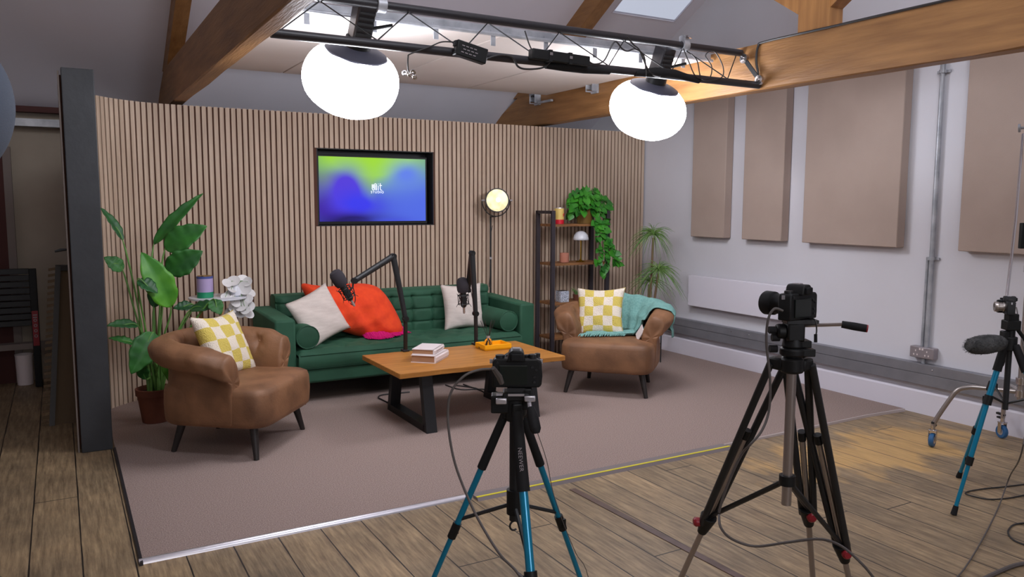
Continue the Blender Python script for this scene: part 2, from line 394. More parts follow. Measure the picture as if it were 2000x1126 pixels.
# sloped ceiling with the roof-window opening
sx0, sx1, sy0, sy1 = 4.76, 5.56, 5.35, 6.41
cb = MB()
def slab(x0, x1, y0, y1, fz=zc, t=0.012):
    cb.hexa([(x0, y0, fz(y0)), (x1, y0, fz(y0)), (x1, y1, fz(y1)), (x0, y1, fz(y1)),
             (x0, y0, fz(y0)+t), (x1, y0, fz(y0)+t), (x1, y1, fz(y1)+t), (x0, y1, fz(y1)+t)])
slab(XL_, sx0, YR, YB+0.1); slab(sx1, XW+.1, YR, YB+0.1); slab(sx0, sx1, YR, sy0); slab(sx0, sx1, sy1, YB+0.1)
slab(XL_, XW+.1, YF-.1, YR, zc2)
struct(cb.build('ceiling', 'ceiling', smooth=False))
# roof window: reveal, frame, pane
wn_ = thing('window_1', (5.16, 5.88, zc(5.88)+0.1), 'pale roof window in the sloping ceiling above the lighting truss', 'window'); struct(wn_)
rv = MB()
for (a, b, c, d) in ((sx0, sx0+.012, sy0, sy1), (sx1-.012, sx1, sy0, sy1), (sx0+.012, sx1-.012, sy0, sy0+.012), (sx0+.012, sx1-.012, sy1-.012, sy1)):
    rv.hexa([(a, c, zc(c)-.004), (b, c, zc(c)-.004), (b, d, zc(d)-.004), (a, d, zc(d)-.004), (a, c, zc(c)+.02), (b, c, zc(c)+.02), (b, d, zc(d)+.02), (a, d, zc(d)+.02)])
rv.build('window_frame', 'skirting', wn_, smooth=False)
pn = MB().hexa([(sx0, sy0, zc(sy0)+.004), (sx1, sy0, zc(sy0)+.004), (sx1, sy1, zc(sy1)+.004), (sx0, sy1, zc(sy1)+.004), (sx0, sy0, zc(sy0)+.010), (sx1, sy0, zc(sy0)+.010), (sx1, sy1, zc(sy1)+.010), (sx0, sy1, zc(sy1)+.010)])
MT['pane'] = mat('pane_glass', rgb(245, 247, 250), 0.02, trans=1.0)
pn.build('pane', 'pane', wn_, smooth=False)
# skirting, right wall: tall moulded board with sloping plaster ledge above
struct(MB().prism([(XW+.01, 0), (XW-.035, 0), (XW-.035, .165), (XW-.028, .178), (XW-.01, .185), (XW+.01, .2)], 'y', YF, 6.97).build('baseboard_right', 'skirting', smooth=False))

# timber trusses
BZ0, BZ1 = 2.40, 2.722
def truss_frame(x0, x1, label, posts):
    t = thing('roof_truss', ((x0+x1)/2, 4.5, BZ0), label, 'roof truss')
    g = MB(); y0 = -3.0; yb = 7.62-(BZ0-2.74)/0.57
    # tie beam, its far foot cut to the roof slope, with gently waney lower arris
    n = 34; lo = []; random.seed(int(x0*10))
    yy = [y0+(yb-y0)*i/n for i in range(n+1)]
    ring = []
    for i, y in enumerate(yy):
        w1 = random.uniform(0, .012); w2 = random.uniform(0, .012)
        top = min(BZ1, zc(y)-.001)
        ring.append([(x0, y, BZ0+w1), (x0+.012, y, BZ0), (x1-.012-w2, y, BZ0), (x1, y, BZ0+.012+w2), (x1, y, max(top, BZ0+.02)), (x0, y, max(top, BZ0+.02))])
    vs = [p for r in ring for p in r]; fs = []
    for i in range(n):
        for k in range(6): l = (k+1) % 6; fs.append((i*6+k, i*6+l, (i+1)*6+l, (i+1)*6+k))
    fs += [tuple(range(6)), tuple(n*6+k for k in range(6))[::-1]]
    g.add(vs, fs).build('tie_beam', 'beam', t, smooth=False)
    # principal rafter under the slope
    r = MB(); d = .20
    ya, yb2 = YR, 7.62-(BZ1-2.74)/0.57
    r.hexa([(x0, ya, zc(ya)-d), (x1, ya, zc(ya)-d), (x1, yb2-.35, zc(yb2-.35)-d), (x0, yb2-.35, zc(yb2-.35)-d),
            (x0, ya, zc(ya)), (x1, ya, zc(ya)), (x1, yb2, zc(yb2)), (x0, yb2, zc(yb2))])
    r.build('rafter', 'beam', t, smooth=False)
    r = MB().hexa([(x0, YR, zc(YR)-d), (x1, YR, zc(YR)-d), (x1, YF+1, zc2(YF+1)-d), (x0, YF+1, zc2(YF+1)-d), (x0, YR, zc(YR)), (x1, YR, zc(YR)), (x1, YF+1, zc2(YF+1)), (x0, YF+1, zc2(YF+1))])
    r.build('rafter', 'beam', t, smooth=False)
    for (pa, pb) in posts:
        ztop = zc((pa+pb)/2)-d+.05
        MB().box(((x0+x1)/2, (pa+pb)/2, (BZ1+ztop)/2), (x1-x0, pb-pa, ztop-BZ1)).build('post', 'post', t, smooth=False, bevel=.008)
        for sgn, yc in ((1, pb), (-1, pa)):
            MB().hexa([(x0+.01, yc-.02*sgn, BZ1+.12), (x1-.01, yc-.02*sgn, BZ1+.12), (x1-.01, yc-.02*sgn, BZ1+.42), (x0+.01, yc-.02*sgn, BZ1+.42),
                       (x0+.01, yc+sgn*.72, BZ1+.60), (x1-.01, yc+sgn*.72, BZ1+.60), (x1-.01, yc+sgn*.72, BZ1+.96), (x0+.01, yc+sgn*.72, BZ1+.96)]).build('brace', 'post', t, smooth=False)
    return t
truss_frame(.852, .965, 'dark side-lit timber roof truss crossing the upper left of the studio', [])
TX = 4.38
truss_frame(TX, TX+.14, 'honey-coloured timber roof truss running above the fabric wall panels', [(3.56, 3.81)])

# ================================================================ SLATTED PARTITION
YS = 7.0; ZS = 2.372
part = thing('slatted_partition', (3.0, 7.02, 0), 'curved oak slatted partition wall with a recessed television', 'partition')
def spath(s):      # distance along the wall from its right end -> (x, y, normal)
    L1 = XW-.02-.88; L2 = .75*PI/2
    if s < L1: return V((XW-.02-s, YS, 0)), V((0, -1, 0)), V((-1, 0, 0))
    s -= L1
    if s < L2:
        a = s/.75; return V((.88-.75*math.sin(a), YS-.75+.75*math.cos(a), 0)), V((math.sin(a), -math.cos(a), 0)), V((-math.cos(a), -math.sin(a), 0))
    s -= L2
    return V((.13, YS-.75-s, 0)), V((1, 0, 0)), V((0, -1, 0))
LT = (XW-.02-.88)+.75*PI/2+.53
TV = (2.008, 3.133, 1.382, 2.072)
sl = MB(); pitch = .0463; k = 0; random.seed(3)
ws = .0325; th = .010
while (k+1)*pitch < LT:
    s0 = k*pitch; p, nrm, tg = spath(s0+ws/2)
    def seg(z0, z1):
        c = p+nrm*0; a = tg*(ws/2)
        q = [c-a, c+a, c+a+nrm*th, c-a+nrm*th]
        sl.hexa([V((v.x, v.y, z0)) for v in q]+[V((v.x, v.y, z1)) for v in q])
    if TV[0]-.01 < p.x < TV[1]+.01 and s0 < 5: seg(0.0, TV[2]); seg(TV[3], ZS)
    else: seg(0.0, ZS)
    k += 1
sl.build('slat_cladding', 'slat', part, smooth=False)
bk = MB(); N = 90
def wallband(s_a, s_b, z0, z1, n=1):
    for i in range(n):
        sa = s_a+(s_b-s_a)*i/n; sb = s_a+(s_b-s_a)*(i+1)/n
        pa, na, _ = spath(sa); pb, nb, _ = spath(sb)
        q = [pa, pb, pb-nb*.09, pa-na*.09]
        bk.hexa([V((v.x, v.y, z0)) for v in q]+[V((v.x, v.y, z1)) for v in q])
sR = XW-.02-TV[1]; sLft = XW-.02-TV[0]
wallband(0, sR, 0, ZS-.004); wallband(sR, sLft, 0, TV[2]); wallband(sR, sLft, TV[3], ZS-.004); wallband(sLft, XW-.02-.88, 0, ZS-.004)
wallband(XW-.02-.88, LT, 0, ZS-.004, 26)
bk.build('backing_board', 'felt', part, smooth=False)
# television niche and television
nb = MB()
nb.box(((TV[0]+TV[1])/2, YS+.185, (TV[2]+TV[3])/2), (TV[1]-TV[0]+.04, .01, TV[3]-TV[2]+.04))
for x in (TV[0]+.004, TV[1]-.004): nb.box((x, YS+.09, (TV[2]+TV[3])/2), (.008, .18, TV[3]-TV[2]))
for z in (TV[2]+.004, TV[3]-.004): nb.box(((TV[0]+TV[1])/2, YS+.09, z), (TV[1]-TV[0], .18, .008))
MT['niche'] = mat('niche_black', rgb(30, 30, 34), 0.6)
nb.build('television_recess', 'niche', part, smooth=False)
tx0, tx1, tz0, tz1 = TV[0]+.012, TV[1]-.045, TV[2]+.012, TV[3]-.05
tv = thing('television', ((tx0+tx1)/2, YS+.06, TV[2]+.008), 'wall television showing a lime and blue colour gradient', 'television')
MB().box(((tx0+tx1)/2, YS+.075, (tz0+tz1)/2), (tx1-tx0, .05, tz1-tz0)).build('casing', 'black_plastic', tv, smooth=False, bevel=.004)
def tv_mat(w_, h_):
    m = bpy.data.materials.new('tv_picture'); m.use_nodes = True; nt = m.node_tree; n = nt.nodes; L = nt.links.new; b = n['Principled BSDF']
    b.inputs['Base Color'].default_value = (0.01, 0.01, 0.01, 1); b.inputs['Roughness'].default_value = 0.45; b.inputs['Specular IOR Level'].default_value = 0.12
    uv = n.new('ShaderNodeUVMap'); nz = n.new('ShaderNodeTexNoise'); nz.inputs['Scale'].default_value = 1.6; nz.inputs['Detail'].default_value = 1
    L(uv.outputs[0], nz.inputs[0])
    wp = n.new('ShaderNodeMixRGB'); wp.inputs[0].default_value = 0.10; L(uv.outputs[0], wp.inputs[1]); L(nz.outputs['Color'], wp.inputs[2])
    cur = rgb(84, 112, 240)
    prev = None
    blobs = [((0.13, 0.22), (0.50, 0.55), rgb(62, 28, 165), 1.0),
             ((0.02, 0.72), (0.30, 0.42), rgb(96, 84, 150), 0.9),
             ((0.00, 1.00), (0.36, 0.42), rgb(104, 150, 140), 1.0),
             ((1.00, 0.95), (0.34, 0.40), rgb(108, 158, 165), 1.0),
             ((0.44, 1.0), (0.55, 0.50), rgb(140, 200, 80), 1.3),
             ((0.43, 0.64), (0.10, 0.42), rgb(146, 196, 84), 1.8),
             ((0.47, 1.04), (0.50, 0.44), rgb(168, 232, 28), 2.6),
             ((0.14, 0.63), (0.14, 0.16), rgb(128, 150, 120), 0.7),
             ((0.25, 0.44), (0.22, 0.50), rgb(88, 62, 228), 1.4),
             ((0.36, 0.28), (0.30, 0.30), rgb(60, 60, 248), 1.0),
             ((0.80, 0.72), (0.26, 0.34), rgb(100, 135, 245), 0.9),
             ((0.30, 0.00), (0.42, 0.16), rgb(30, 16, 110), 1.1),
             ((0.66, 0.00), (0.3, 0.10), rgb(70, 84, 230), 0.7)]
    sep = n.new('ShaderNodeSeparateXYZ'); L(wp.outputs[0], sep.inputs[0])
    def mth(op, a, bb=None):
        q = n.new('ShaderNodeMath'); q.operation = op
        if isinstance(a, (int, float)): q.inputs[0].default_value = a
        else: L(a, q.inputs[0])
        if bb is not None:
            if isinstance(bb, (int, float)): q.inputs[1].default_value = bb
            else: L(bb, q.inputs[1])
        return q.outputs[0]
    for (c, s_, col, st) in blobs:
        dx = mth('DIVIDE', mth('SUBTRACT', sep.outputs[0], c[0]*.9+.05), s_[0]); dy = mth('DIVIDE', mth('SUBTRACT', sep.outputs[1], c[1]*.9+.05), s_[1])
        d2 = mth('ADD', mth('MULTIPLY', dx, dx), mth('MULTIPLY', dy, dy))
        q = n.new('ShaderNodeMath'); q.operation = 'MULTIPLY'; q.use_clamp = True
        L(mth('POWER', 2.718, mth('MULTIPLY', d2, -2.6)), q.inputs[0]); q.inputs[1].default_value = st*1.15
        mx = n.new('ShaderNodeMixRGB'); L(q.outputs[0], mx.inputs[0]); mx.inputs[2].default_value = col
        if prev is None: mx.inputs[1].default_value = cur
        else: L(prev, mx.inputs[1])
        prev = mx.outputs[0]
    L(prev, b.inputs['Emission Color']); b.inputs['Emission Strength'].default_value = 0.88
    return m
g = MB(); sxa, sxb, sza, szb = tx0+.018, tx1-.018, tz0+.028, tz1-.018
g.add([(sxa, YS+.049, sza), (sxb, YS+.049, sza), (sxb, YS+.049, szb), (sxa, YS+.049, szb)], [(0, 1, 2, 3)]); g.uv = [(0, 0), (1, 0), (1, 1), (0, 1)]
scr = g.build('display', tv_mat(1, 1), tv, smooth=False); tag(scr, 'glowing lime, teal and blue screen')
MT['glowwhite'] = mat('logo_white', rgb(235, 240, 255), 0.5, emit=(0.85, 0.9, 1, 1), estr=0.9)
lc = ony(737, 369, YS+.045); lg = MB(); u_ = .0108
def lp(x, z): return V((lc.x+x*u_, YS+.0465, lc.z+z*u_))
def stroke(pts, r=.0030):
    lg.tube([lp(*p) for p in pts], r, 6)
stroke([(-4.6, 4.0), (-4.6, 0.3), (-4.2, -.6), (-3.4, -.9), (-2.8, -.4), (-2.6, .3), (-2.6, 3.6), (-2.3, 4.3), (-1.6, 4.6), (-.9, 4.3), (-.6, 3.6), (-.6, -1.0)])
stroke([(-3.6, 4.0), (-3.6, .6)]); stroke([(-1.6, 3.4), (-1.6, -1.0)])
stroke([(.9, 3.0), (.9, -1.0)]); stroke([(.9, 4.0), (.9, 4.7)])
stroke([(2.7, 5.0), (2.7, .2), (3.1, -.7), (4.2, -.9)]); stroke([(2.0, 3.1), (4.2, 3.1)])
lg.build('logo', 'glowwhite', tv)
text_mesh('STUDIO', .030, 'glowwhite', tv, frame((lc.x, YS+.0465, lc.z-.029), (1, 0, 0), (0, 0, 1)), 'lettering', .0008, 1.25)

# black column at the partition's free end
col_ = MB().box((.146, 5.655, 1.2), (.178, .09, 2.4)).build('steel_column', 'column', smooth=False, bevel=.004)
tag(col_, 'tall black steel column standing at the left end of the slatted wall', 'column')
tag(MB().box((.042, 5.69, 1.19), (.009, .11, 2.38)).build('plaster_edging_strip', 'edge', smooth=False), 'thin pale plaster strip along the left side of the black column', 'edging strip')

# ================================================================ CARPET
CZ = .012
tag(MB().box(((.245+5.66)/2, (3.735+6.985)/2, CZ/2), (5.66-.245, 6.985-3.735, CZ)).build('carpet', 'carpet', smooth=False), 'large mushroom pink carpet under the seating area', 'carpet', kind='structure')
bpy.data.objects['carpet'].name = 'floor_carpet'
e1 = onz(925, 972).x; e2 = onz(1432, 878).x
tr = MB().prism([(3.712, 0), (3.745, 0), (3.745, CZ+.002), (3.739, CZ+.006), (3.731, CZ+.006), (3.721, CZ+.001), (3.714, .006)], 'x', .235, e1)
tag(tr.build('carpet_trim', 'alu', angle=1.2), 'shiny metal trim strip along the near edge of the carpet', 'trim')
tag(MB().prism([(.233, 0), (.25, 0), (.25, CZ+.003), (.237, CZ+.001)], 'y', 3.70, 5.60).build('carpet_trim', 'truss', smooth=False), 'dark trim along the left side edge of the carpet', 'trim')
MT['ramp'] = mat('grey_rubber_ramp', rgb(122, 112, 112), 0.6); MT['hazard'] = mat('yellow_line', rgb(214, 200, 40), 0.5); MT['loose'] = mat('dull_trim', rgb(200, 188, 186), 0.4, 0.3)
rm = thing('floor_edging_strip', ((e1+e2)/2, 3.70, 0), 'grey edging strip with a yellow line between carpet and floorboards', 'edging strip')
MB().prism([(3.650, 0), (3.745, 0), (3.74, .016), (3.664, .016)], 'x', e1, e2).build('ramp', 'ramp', rm, smooth=False)
MB().prism([(3.665, .0155), (3.681, .0155), (3.681, .018), (3.665, .018)], 'x', e1, e2).build('yellow_line', 'hazard', rm, smooth=False)
g = MB(); pp = [V((e2, 3.725, .012)), V((3.9, 3.722, .012)), V((4.6, 3.728, .013)), V((5.2, 3.735, .015)), V((5.62, 3.70, .02))]
for i in range(4):
    a, b = pp[i], pp[i+1]; g.hexa([(a.x, a.y-.007, 0), (b.x, b.y-.007, 0), (b.x, b.y+.007, 0), (a.x, a.y+.007, 0), (a.x, a.y-.005, a.z+.003), (b.x, b.y-.005, b.z+.003), (b.x, b.y+.005, b.z+.003), (a.x, a.y+.005, a.z+.003)])
tag(g.build('carpet_trim', 'loose', smooth=False), 'thin loose metal trim at the carpet edge near the right wall', 'trim')
MT['strip'] = mat('dark_strip', rgb(104, 84, 80), 0.35, col2=rgb(84, 66, 60), nscale=8)
a = onz(1118, 955); b = onz(1470, 1140)
d_ = (b-a).normalized(); nn = V((-d_.y, d_.x, 0))*.02
tag(MB().hexa([a-nn, b-nn, b+nn, a+nn, a-nn+V((0, 0, .004)), b-nn+V((0, 0, .004)), b+nn+V((0, 0, .004)), a+nn+V((0, 0, .004))]).build('cover_strip', 'strip', smooth=False), 'dark strip filling a gap between floorboards in front of the carpet', 'strip')

# ================================================================ RIGHT WALL FITTINGS
P4 = [(6.128, 5.664, 'narrow beige fabric acoustic panel nearest the slatted wall', ), (5.431, 4.958, 'narrow beige fabric acoustic panel, second from the slatted wall'),
      (4.729, 3.828, 'wide beige fabric acoustic panel left of the metal conduit'), (3.349, 2.40, 'beige fabric acoustic panel right of the metal conduit at the frame edge')]
for (ya, yb_, lb) in P4:
    o = MB().box((5.647, (ya+yb_)/2, (1.262+2.80)/2), (.094, ya-yb_, 1.538)).build('acoustic_panel', 'felt_panel', smooth=True, bevel=.007)
    tag(o, lb, 'acoustic panel', 'fabric acoustic panels on the right wall')
h = thing('panel_heater', (5.66, 5.56, .545), 'long white electric panel heater on the right wall', 'heater')
MB().box((5.635, 5.47, .707), (.05, 1.37, .315)).build('casing', 'skirting', h, bevel=.006)
MB().box((5.68, 5.47, .70), (.04, 1.25, .24)).build('mounting_frame', 'black_metal', h, smooth=False)
t = thing('cable_trunking', (5.68, 4.5, .23), 'grey metal cable trunking running along the right wall above the skirting', 'trunking')
MB().box((5.666, 2.0, .275), (.064, 9.9, .084)).build('lower_channel', 'trunk', t, smooth=False, bevel=.002)
MB().box((5.664, 2.0, .356), (.068, 9.9, .072)).build('upper_channel', 'trunk', t, smooth=False, bevel=.002)
g = MB()
for y in (5.55, 5.32, 3.5, 2.9): g.sphere((5.629, y, .36), .006, 8, 5)
g.each('screw', 'chrome', t)
t = thing('cable_conduit', (5.67, 3.585, .55), 'vertical galvanised conduit pipe rising from the double socket to the beam', 'conduit')
MB().tube([(5.672, 3.585, .50), (5.672, 3.585, 2.9)], .017, 12).build('pipe', 'zinc', t)
MB().tube([(5.68, 3.625, .50), (5.68, 3.62, 1.19)], .011, 10).build('pipe', 'zinc', t)
for z in (1.19, 2.56):
    g = MB(); g.cyl((5.672, 3.585, z-.012), (5.672, 3.585, z+.012), .026, 12); g.box((5.69, 3.585, z), (.018, .1, .018)); g.build('saddle_clip', 'zinc', t)
t = thing('wall_socket', (5.67, 3.60, .475), 'metal double power socket below the conduit', 'socket')
MB().box((5.668, 3.60, .476), (.064, .19, .085)).build('back_box', 'outlet', t, bevel=.006)
g = MB()
for y in (3.555, 3.645):
    for (dy, dz) in ((0, .018), (-.014, -.012), (.014, -.012)): g.box((5.634, y+dy, .47+dz), (.004, .008, .012))
for y in (3.589, 3.611): g.box((5.634, y, .503), (.006, .012, .014))
g.each('socket_insert', 'white', t, smooth=False)
MB().cyl((5.668, 3.60, .39), (5.668, 3.60, .435), .014, 10).build('coupling', 'zinc', t)

# ================================================================ CEILING PANELS, RAILS, LIGHTING TRUSS
xs = [.985, 1.71, 2.58, 3.45, 4.36]; nm = ['leftmost', 'second from left', 'third from left', 'rightmost']
for i in range(4):
    g = MB().box(((xs[i]+xs[i+1])/2, (4.70+6.93)/2, 2.705), (xs[i+1]-xs[i]-.006, 2.23, .05))
    tag(g.build('ceiling_panel', 'cloud', smooth=True, bevel=.006), '%s of the four beige fabric ceiling panels above the set' % nm[i], 'ceiling panel', 'suspended fabric ceiling panels')
rl = thing('mounting_rail', (2.7, 4.52, 2.7), 'galvanised rail with hanging slotted brackets behind the lighting truss', 'rail')
MB().box((2.675, 4.62, 2.70), (3.37, .04, .045)).build('rail', 'zinc', rl, smooth=False, bevel=.003)
MB().tube([(.99, 4.585, 2.668), (4.36, 4.585, 2.668)], .012, 10).build('rod', 'zinc', rl)
for i in range(8):
    x = 1.28+i*.40
    MB().box((x, 4.595, 2.645), (.032, .006, .10)).build('bracket', 'zinc', rl, smooth=False)
def clampthing(x, y, z, label, big):
    t = thing('steel_clamp', (x, y, z), label, 'clamp')
    MB().box((x-.012, y, z), (.024, .10, .11)).build('plate', 'zinc', t, smooth=False, bevel=.004)
    g = MB(); g.box((x-.045, y-.05, z+.01), (.07, .012, .10)); g.box((x-.045, y+.05, z+.01), (.07, .012, .10))
    if big: g.box((x-.04, y-.19, z-.04), (.03, .26, .022)); g.box((x-.05, y, z+.05), (.07, .11, .012))
    g.build('bracket_arm', 'zinc', t, smooth=False, bevel=.003)
    g = MB()
    for dz in (-.03, .03): g.cyl((x-.1, y, z+dz), (x-.02, y, z+dz), .008, 8)
    g.each('bolt', 'chrome', t)
p = onx(1052, 195, TX); clampthing(TX-.001, p.y, p.z, 'zinc clamp bracket with a side arm bolted on the right beam, farther from camera', True)
p = onx(1164, 171, TX); clampthing(TX-.001, p.y, p.z, 'small zinc clamp bracket on the right beam beside the right lantern', False)

LT1 = (4.12, 2.43); UT1 = (4.30, 2.68)
tr = thing('lighting_truss', (2.7, 4.2, 2.43), 'long black two-tube lighting truss slung between the timber beams', 'lighting truss')
X0, X1 = .966, TX-.012
MB().tube([(X0, LT1[0], LT1[1]), (X1, LT1[0], LT1[1])], .0245, 14).build('lower_tube', 'truss', tr)
MB().tube([(X0+.01, UT1[0], UT1[1]), (X1, UT1[0], UT1[1])], .0245, 14).build('upper_tube', 'truss', tr)
g = MB(); zz = []; n = 13
for i in range(n+1):
    x = X0+.05+(X1-X0-.1)*i/n
    zz.append((x, LT1[0], LT1[1]+.02) if i % 2 == 0 else (x, UT1[0], UT1[1]-.02))
for i in range(n): g.cyl(zz[i], zz[i+1], .004, 6)
g.build('lattice', 'black_metal', tr)
g = MB(); a = V((X1-.03, LT1[0]-.03, LT1[1]+.03)); b = V((X1-.03, UT1[0]-.06, UT1[1]-.05))
dirv = (b-a).normalized()
g.box((a+b)/2, (.01, .03, (b-a).length), R=V((0, 0, 1)).rotation_difference(dirv).to_matrix())
g.build('end_link', 'black_metal', tr, smooth=False)
g = MB()
for q in (a, b): g.lathe([(.034, -.012), (.034, .010), (.012, .012), (.012, .02)], q, (-1, 0, 0), 20)
g.each('washer', 'chrome', tr)

MT['glow'] = mat('lantern_glow', rgb(240, 240, 245), 0.8, emit=(0.90, 0.92, 1.0, 1), estr=LANTERN)
def lantern(c, top, R, hgt, label):
    """c: centre; top: point of the fixture end (gives the tilt)"""
    ax = (Vector(top)-Vector(c)).normalized()
    t = thing('lantern_light', Vector(top), label, 'lantern light', group='glowing globe lanterns on the lighting truss')
    pr = []; n = 18
    for i in range(n):
        a = -PI/2+.03+(PI*.80)*i/(n-1)
        rr = R*math.cos(a)**.82; zz_ = hgt*math.sin(a)*(1.0 if a < 0 else .92)
        pr.append((rr, zz_))
    cut = pr[-1]
    MB().lathe(pr, c, ax, 40, wob=lambda an, z: 1+.012*math.cos(8*an)).build('diffuser', 'glow', t)
    cap = []
    for i in range(9):
        a = math.asin(min(1, cut[1]/(hgt*.92)))+(PI/2-math.asin(min(1, cut[1]/(hgt*.92))))*i/8*.78
        cap.append((R*math.cos(a)**.82*1.012, hgt*math.sin(a)*.92+.004))
    cap = [(cap[0][0]*1.07, cap[0][1]-.03)]+cap
    MB().lathe(cap, c, ax, 40).build('dark_skirt', 'skirt', t)
    q = V((0, 0, 1)).rotation_difference(ax).to_matrix(); g = MB()
    for k_ in range(12):
        an = 2*PI*k_/12; g.sphere(q @ V((cap[0][0]*math.cos(an)*1.0, cap[0][0]*math.sin(an), cap[0][1]+.006))+Vector(c), .009, 8, 5)
    g.each('fastener', 'white', t)
    hb = Vector(c)+ax*(cap[-1][1]); g = MB(); g.cyl(hb-ax*.01, hb+ax*.05, .075, 20); g.build('mount_ring', 'black_metal', t)
    fx = q @ V((1, 0, 0))
    MB().box(hb+ax*.15, (.11, .12, .21), R=q).build('lamp_head', 'truss', t, bevel=.012)
    g = MB()
    for i in range(5): g.box(hb+ax*(.09+.03*i)+q @ V((0, -.063, 0)), (.09, .008, .012), R=q)
    g.each('cooling_fin', 'black_metal', t, smooth=False)
    MB().tube([hb+ax*.13+q @ V((.05, -.05, 0)), hb+ax*.16+q @ V((.14, -.10, .02))], .01, 8).build('control_knob', 'black_plastic', t)
    return t, hb+ax*.25, q
L1c = at(686, 154, 4.62); L1t = at(706, 50, 4.46)
l1, h1, q1 = lantern(L1c, L1t, .282, .21, 'larger glowing white globe lantern at the left of the truss')
L2c = at(1265, 212, 5.85); L2t = at(1292, 122, 5.68)
l2, h2, q2 = lantern(L2c, L2t, .283, .215, 'farther glowing white globe lantern at the right end of the truss')
for hh_, px, lb, lt in ((h1, 735, 'pale steel pipe clamp holding the left lantern on the truss', l1), (h2, 1328, 'brass-tinted pipe clamp holding the right lantern on the truss', l2)):
    xc = onz(px, 12 if px < 1000 else 88, 2.69).x
    t = thing('pipe_clamp', (xc, UT1[0], UT1[1]), lb, 'clamp')
    g = MB(); g.lathe([(.027, -.025), (.042, -.025), (.042, .025), (.027, .025)], (xc, UT1[0], UT1[1]), (1, 0, 0), 18, cap=False); g.box((xc, UT1[0], UT1[1]+.05), (.045, .05, .03)); g.build('jaw', 'zinc', t)
    MB().tube([(xc, UT1[0], UT1[1]-.035), hh_+V((0, 0, .02)), hh_], .013, 8).build('spigot', 'zinc', t)
    MB().box((xc+.02, UT1[0]-.03, UT1[1]+.055), (.07, .012, .012), rz=.4).build('wing_bolt', 'chrome', t)
# power supplies and cables on the truss
def slung(pxa, pya, pxb, pyb, h_, d_, label, name, cat):
    a = ony(pxa, pya, LT1[0]-.05); b = ony(pxb, pyb, LT1[0]-.05); ln = (b-a).length
    t = thing(name, (a+b)/2, label, cat)
    R = V((1, 0, 0)).rotation_difference((b-a).normalized()).to_matrix()
    MB().box((a+b)/2, (ln, d_, h_), R=R).build('housing', 'black_plastic', t, bevel=.006)
    return t, a, b, R
t, a, b, R = slung(889, 92, 948, 112, .085, .05, 'black power adapter with white print strapped to the truss', 'power_adapter', 'power adapter')
g = MB()
for i in range(3):
    for j in range(4):
        g.box((a+b)/2+R @ V((-.06+.025*j+.01*(i % 2), -.027, -.02+.018*i)), (.017, .002, .005), R=R)
g.build('printed_text', 'outlet', t, smooth=False)
g = MB(); g.box((a+b)/2+R @ V((-.10, 0, .02)), (.012, .03, .03), R=R); g.build('cable_gland', 'black_rubber', t, smooth=False)
t, a, b, R = slung(1036, 105, 1148, 121, .06, .055, 'long black power strip strapped to the middle of the truss', 'power_strip', 'power strip')
g = MB()
for i in (-.08, .06): g.box((a+b)/2+R @ V((i, -.0, .0)), (.022, .062, .068), R=R)
g.each('strap', 'black_rubber', t, smooth=False)
g = MB(); g.box((a+b)/2+R @ V((-.08, -.033, .01)), (.02, .003, .016), R=R); g.box((a+b)/2+R @ V((.06, -.033, .005)), (.02, .003, .016), R=R); g.each('buckle', 'chrome', t, smooth=False)
def cable(name, pts, r, label, m='cable', k=6, seg=6, cat='cable', group=None):
    o = MB().tube(cat_path(pts, k), r, seg).build(name, m); return tag(o, label, cat, group)
Yc = LT1[0]-.035
def tp(*ps, Y=Yc): return [ony(x, y, Y) for x, y in ps]
cable('cable', tp((885, 82), (862, 82), (838, 92), (802, 105), (797, 112), (797, 135), (800, 142)), .004, 'thin cable dropping from the truss left of the power adapter to small metal clips')
t = thing('safety_clip', ony(800, 143, Yc), 'cluster of small chrome clips dangling under the truss', 'clip')
g = MB(); c0 = ony(800, 143, Yc)
for (dx, dz, r_) in ((-.03, 0, .014), (.02, .005, .016), (.03, -.02, .013), (0, -.01, .011)): g.lathe([(r_*.5, -.004), (r_, -.004), (r_, .004), (r_*.5, .004)], c0+V((dx, 0, dz)), (.3, 1, .3+dx*20), 12, cap=False); g.sphere(c0+V((dx*.7, 0, dz*.6)), .008, 8, 5)
g.build('clip', 'chrome', t)
random.seed(11)
cable('cable', tp((950, 115), (975, 108), (1000, 112), (1012, 130), (1030, 135), (1060, 132), (1075, 120)), .006, 'black cable looping between the adapter and power strip on the truss')
cable('cable', tp((1148, 118), (1160, 125), (1180, 118), (1200, 82), (1215, 95), (1225, 100), (1240, 96), (1258, 110), (1262, 150)), .005, 'black cable rising from the power strip toward the right lantern')
cable('cable', tp((1025, 60), (1033, 85), (1040, 100)), .004, 'thin cable dropping from the upper truss tube to the power strip')
cable('cable', tp((1225, 72), (1238, 88), (1250, 100), (1268, 140), (1290, 150)), .005, 'dark cable falling beside the right lamp head')
cable('cable', tp((1335, 95), (1345, 120), (1360, 150), (1385, 152), (1390, 130), (1378, 108), (1395, 100), (1412, 130), (1408, 152), (1372, 155), (1362, 120), (1350, 105)), .004, 'tangle of thin black wire hanging near the right end of the truss')
g = MB(); a = ony(1240, 143, LT1[0]-.01); b = ony(1365, 158, LT1[0]-.01)
g.tube([a, a.lerp(b, .3)+V((0, 0, .02)), a.lerp(b, .6)+V((0, 0, .025)), b], [.02, .034, .03, .018], 10)
tag(g.build('cable_bundle', 'black_rubber'), 'fat black taped cable bundle lying on the truss by the right lantern', 'cable')
g = MB(); a = ony(1065, 128, LT1[0]-.01); b = ony(1190, 140, LT1[0]-.01)
g.tube([a, a.lerp(b, .3)+V((0, 0, .008)), a.lerp(b, .6)+V((0, 0, .004)), b], [.018, .032, .03, .018], 10)
tag(g.build('cable_bundle', 'black_rubber'), 'black taped cable bundle under the power strip on the truss', 'cable')
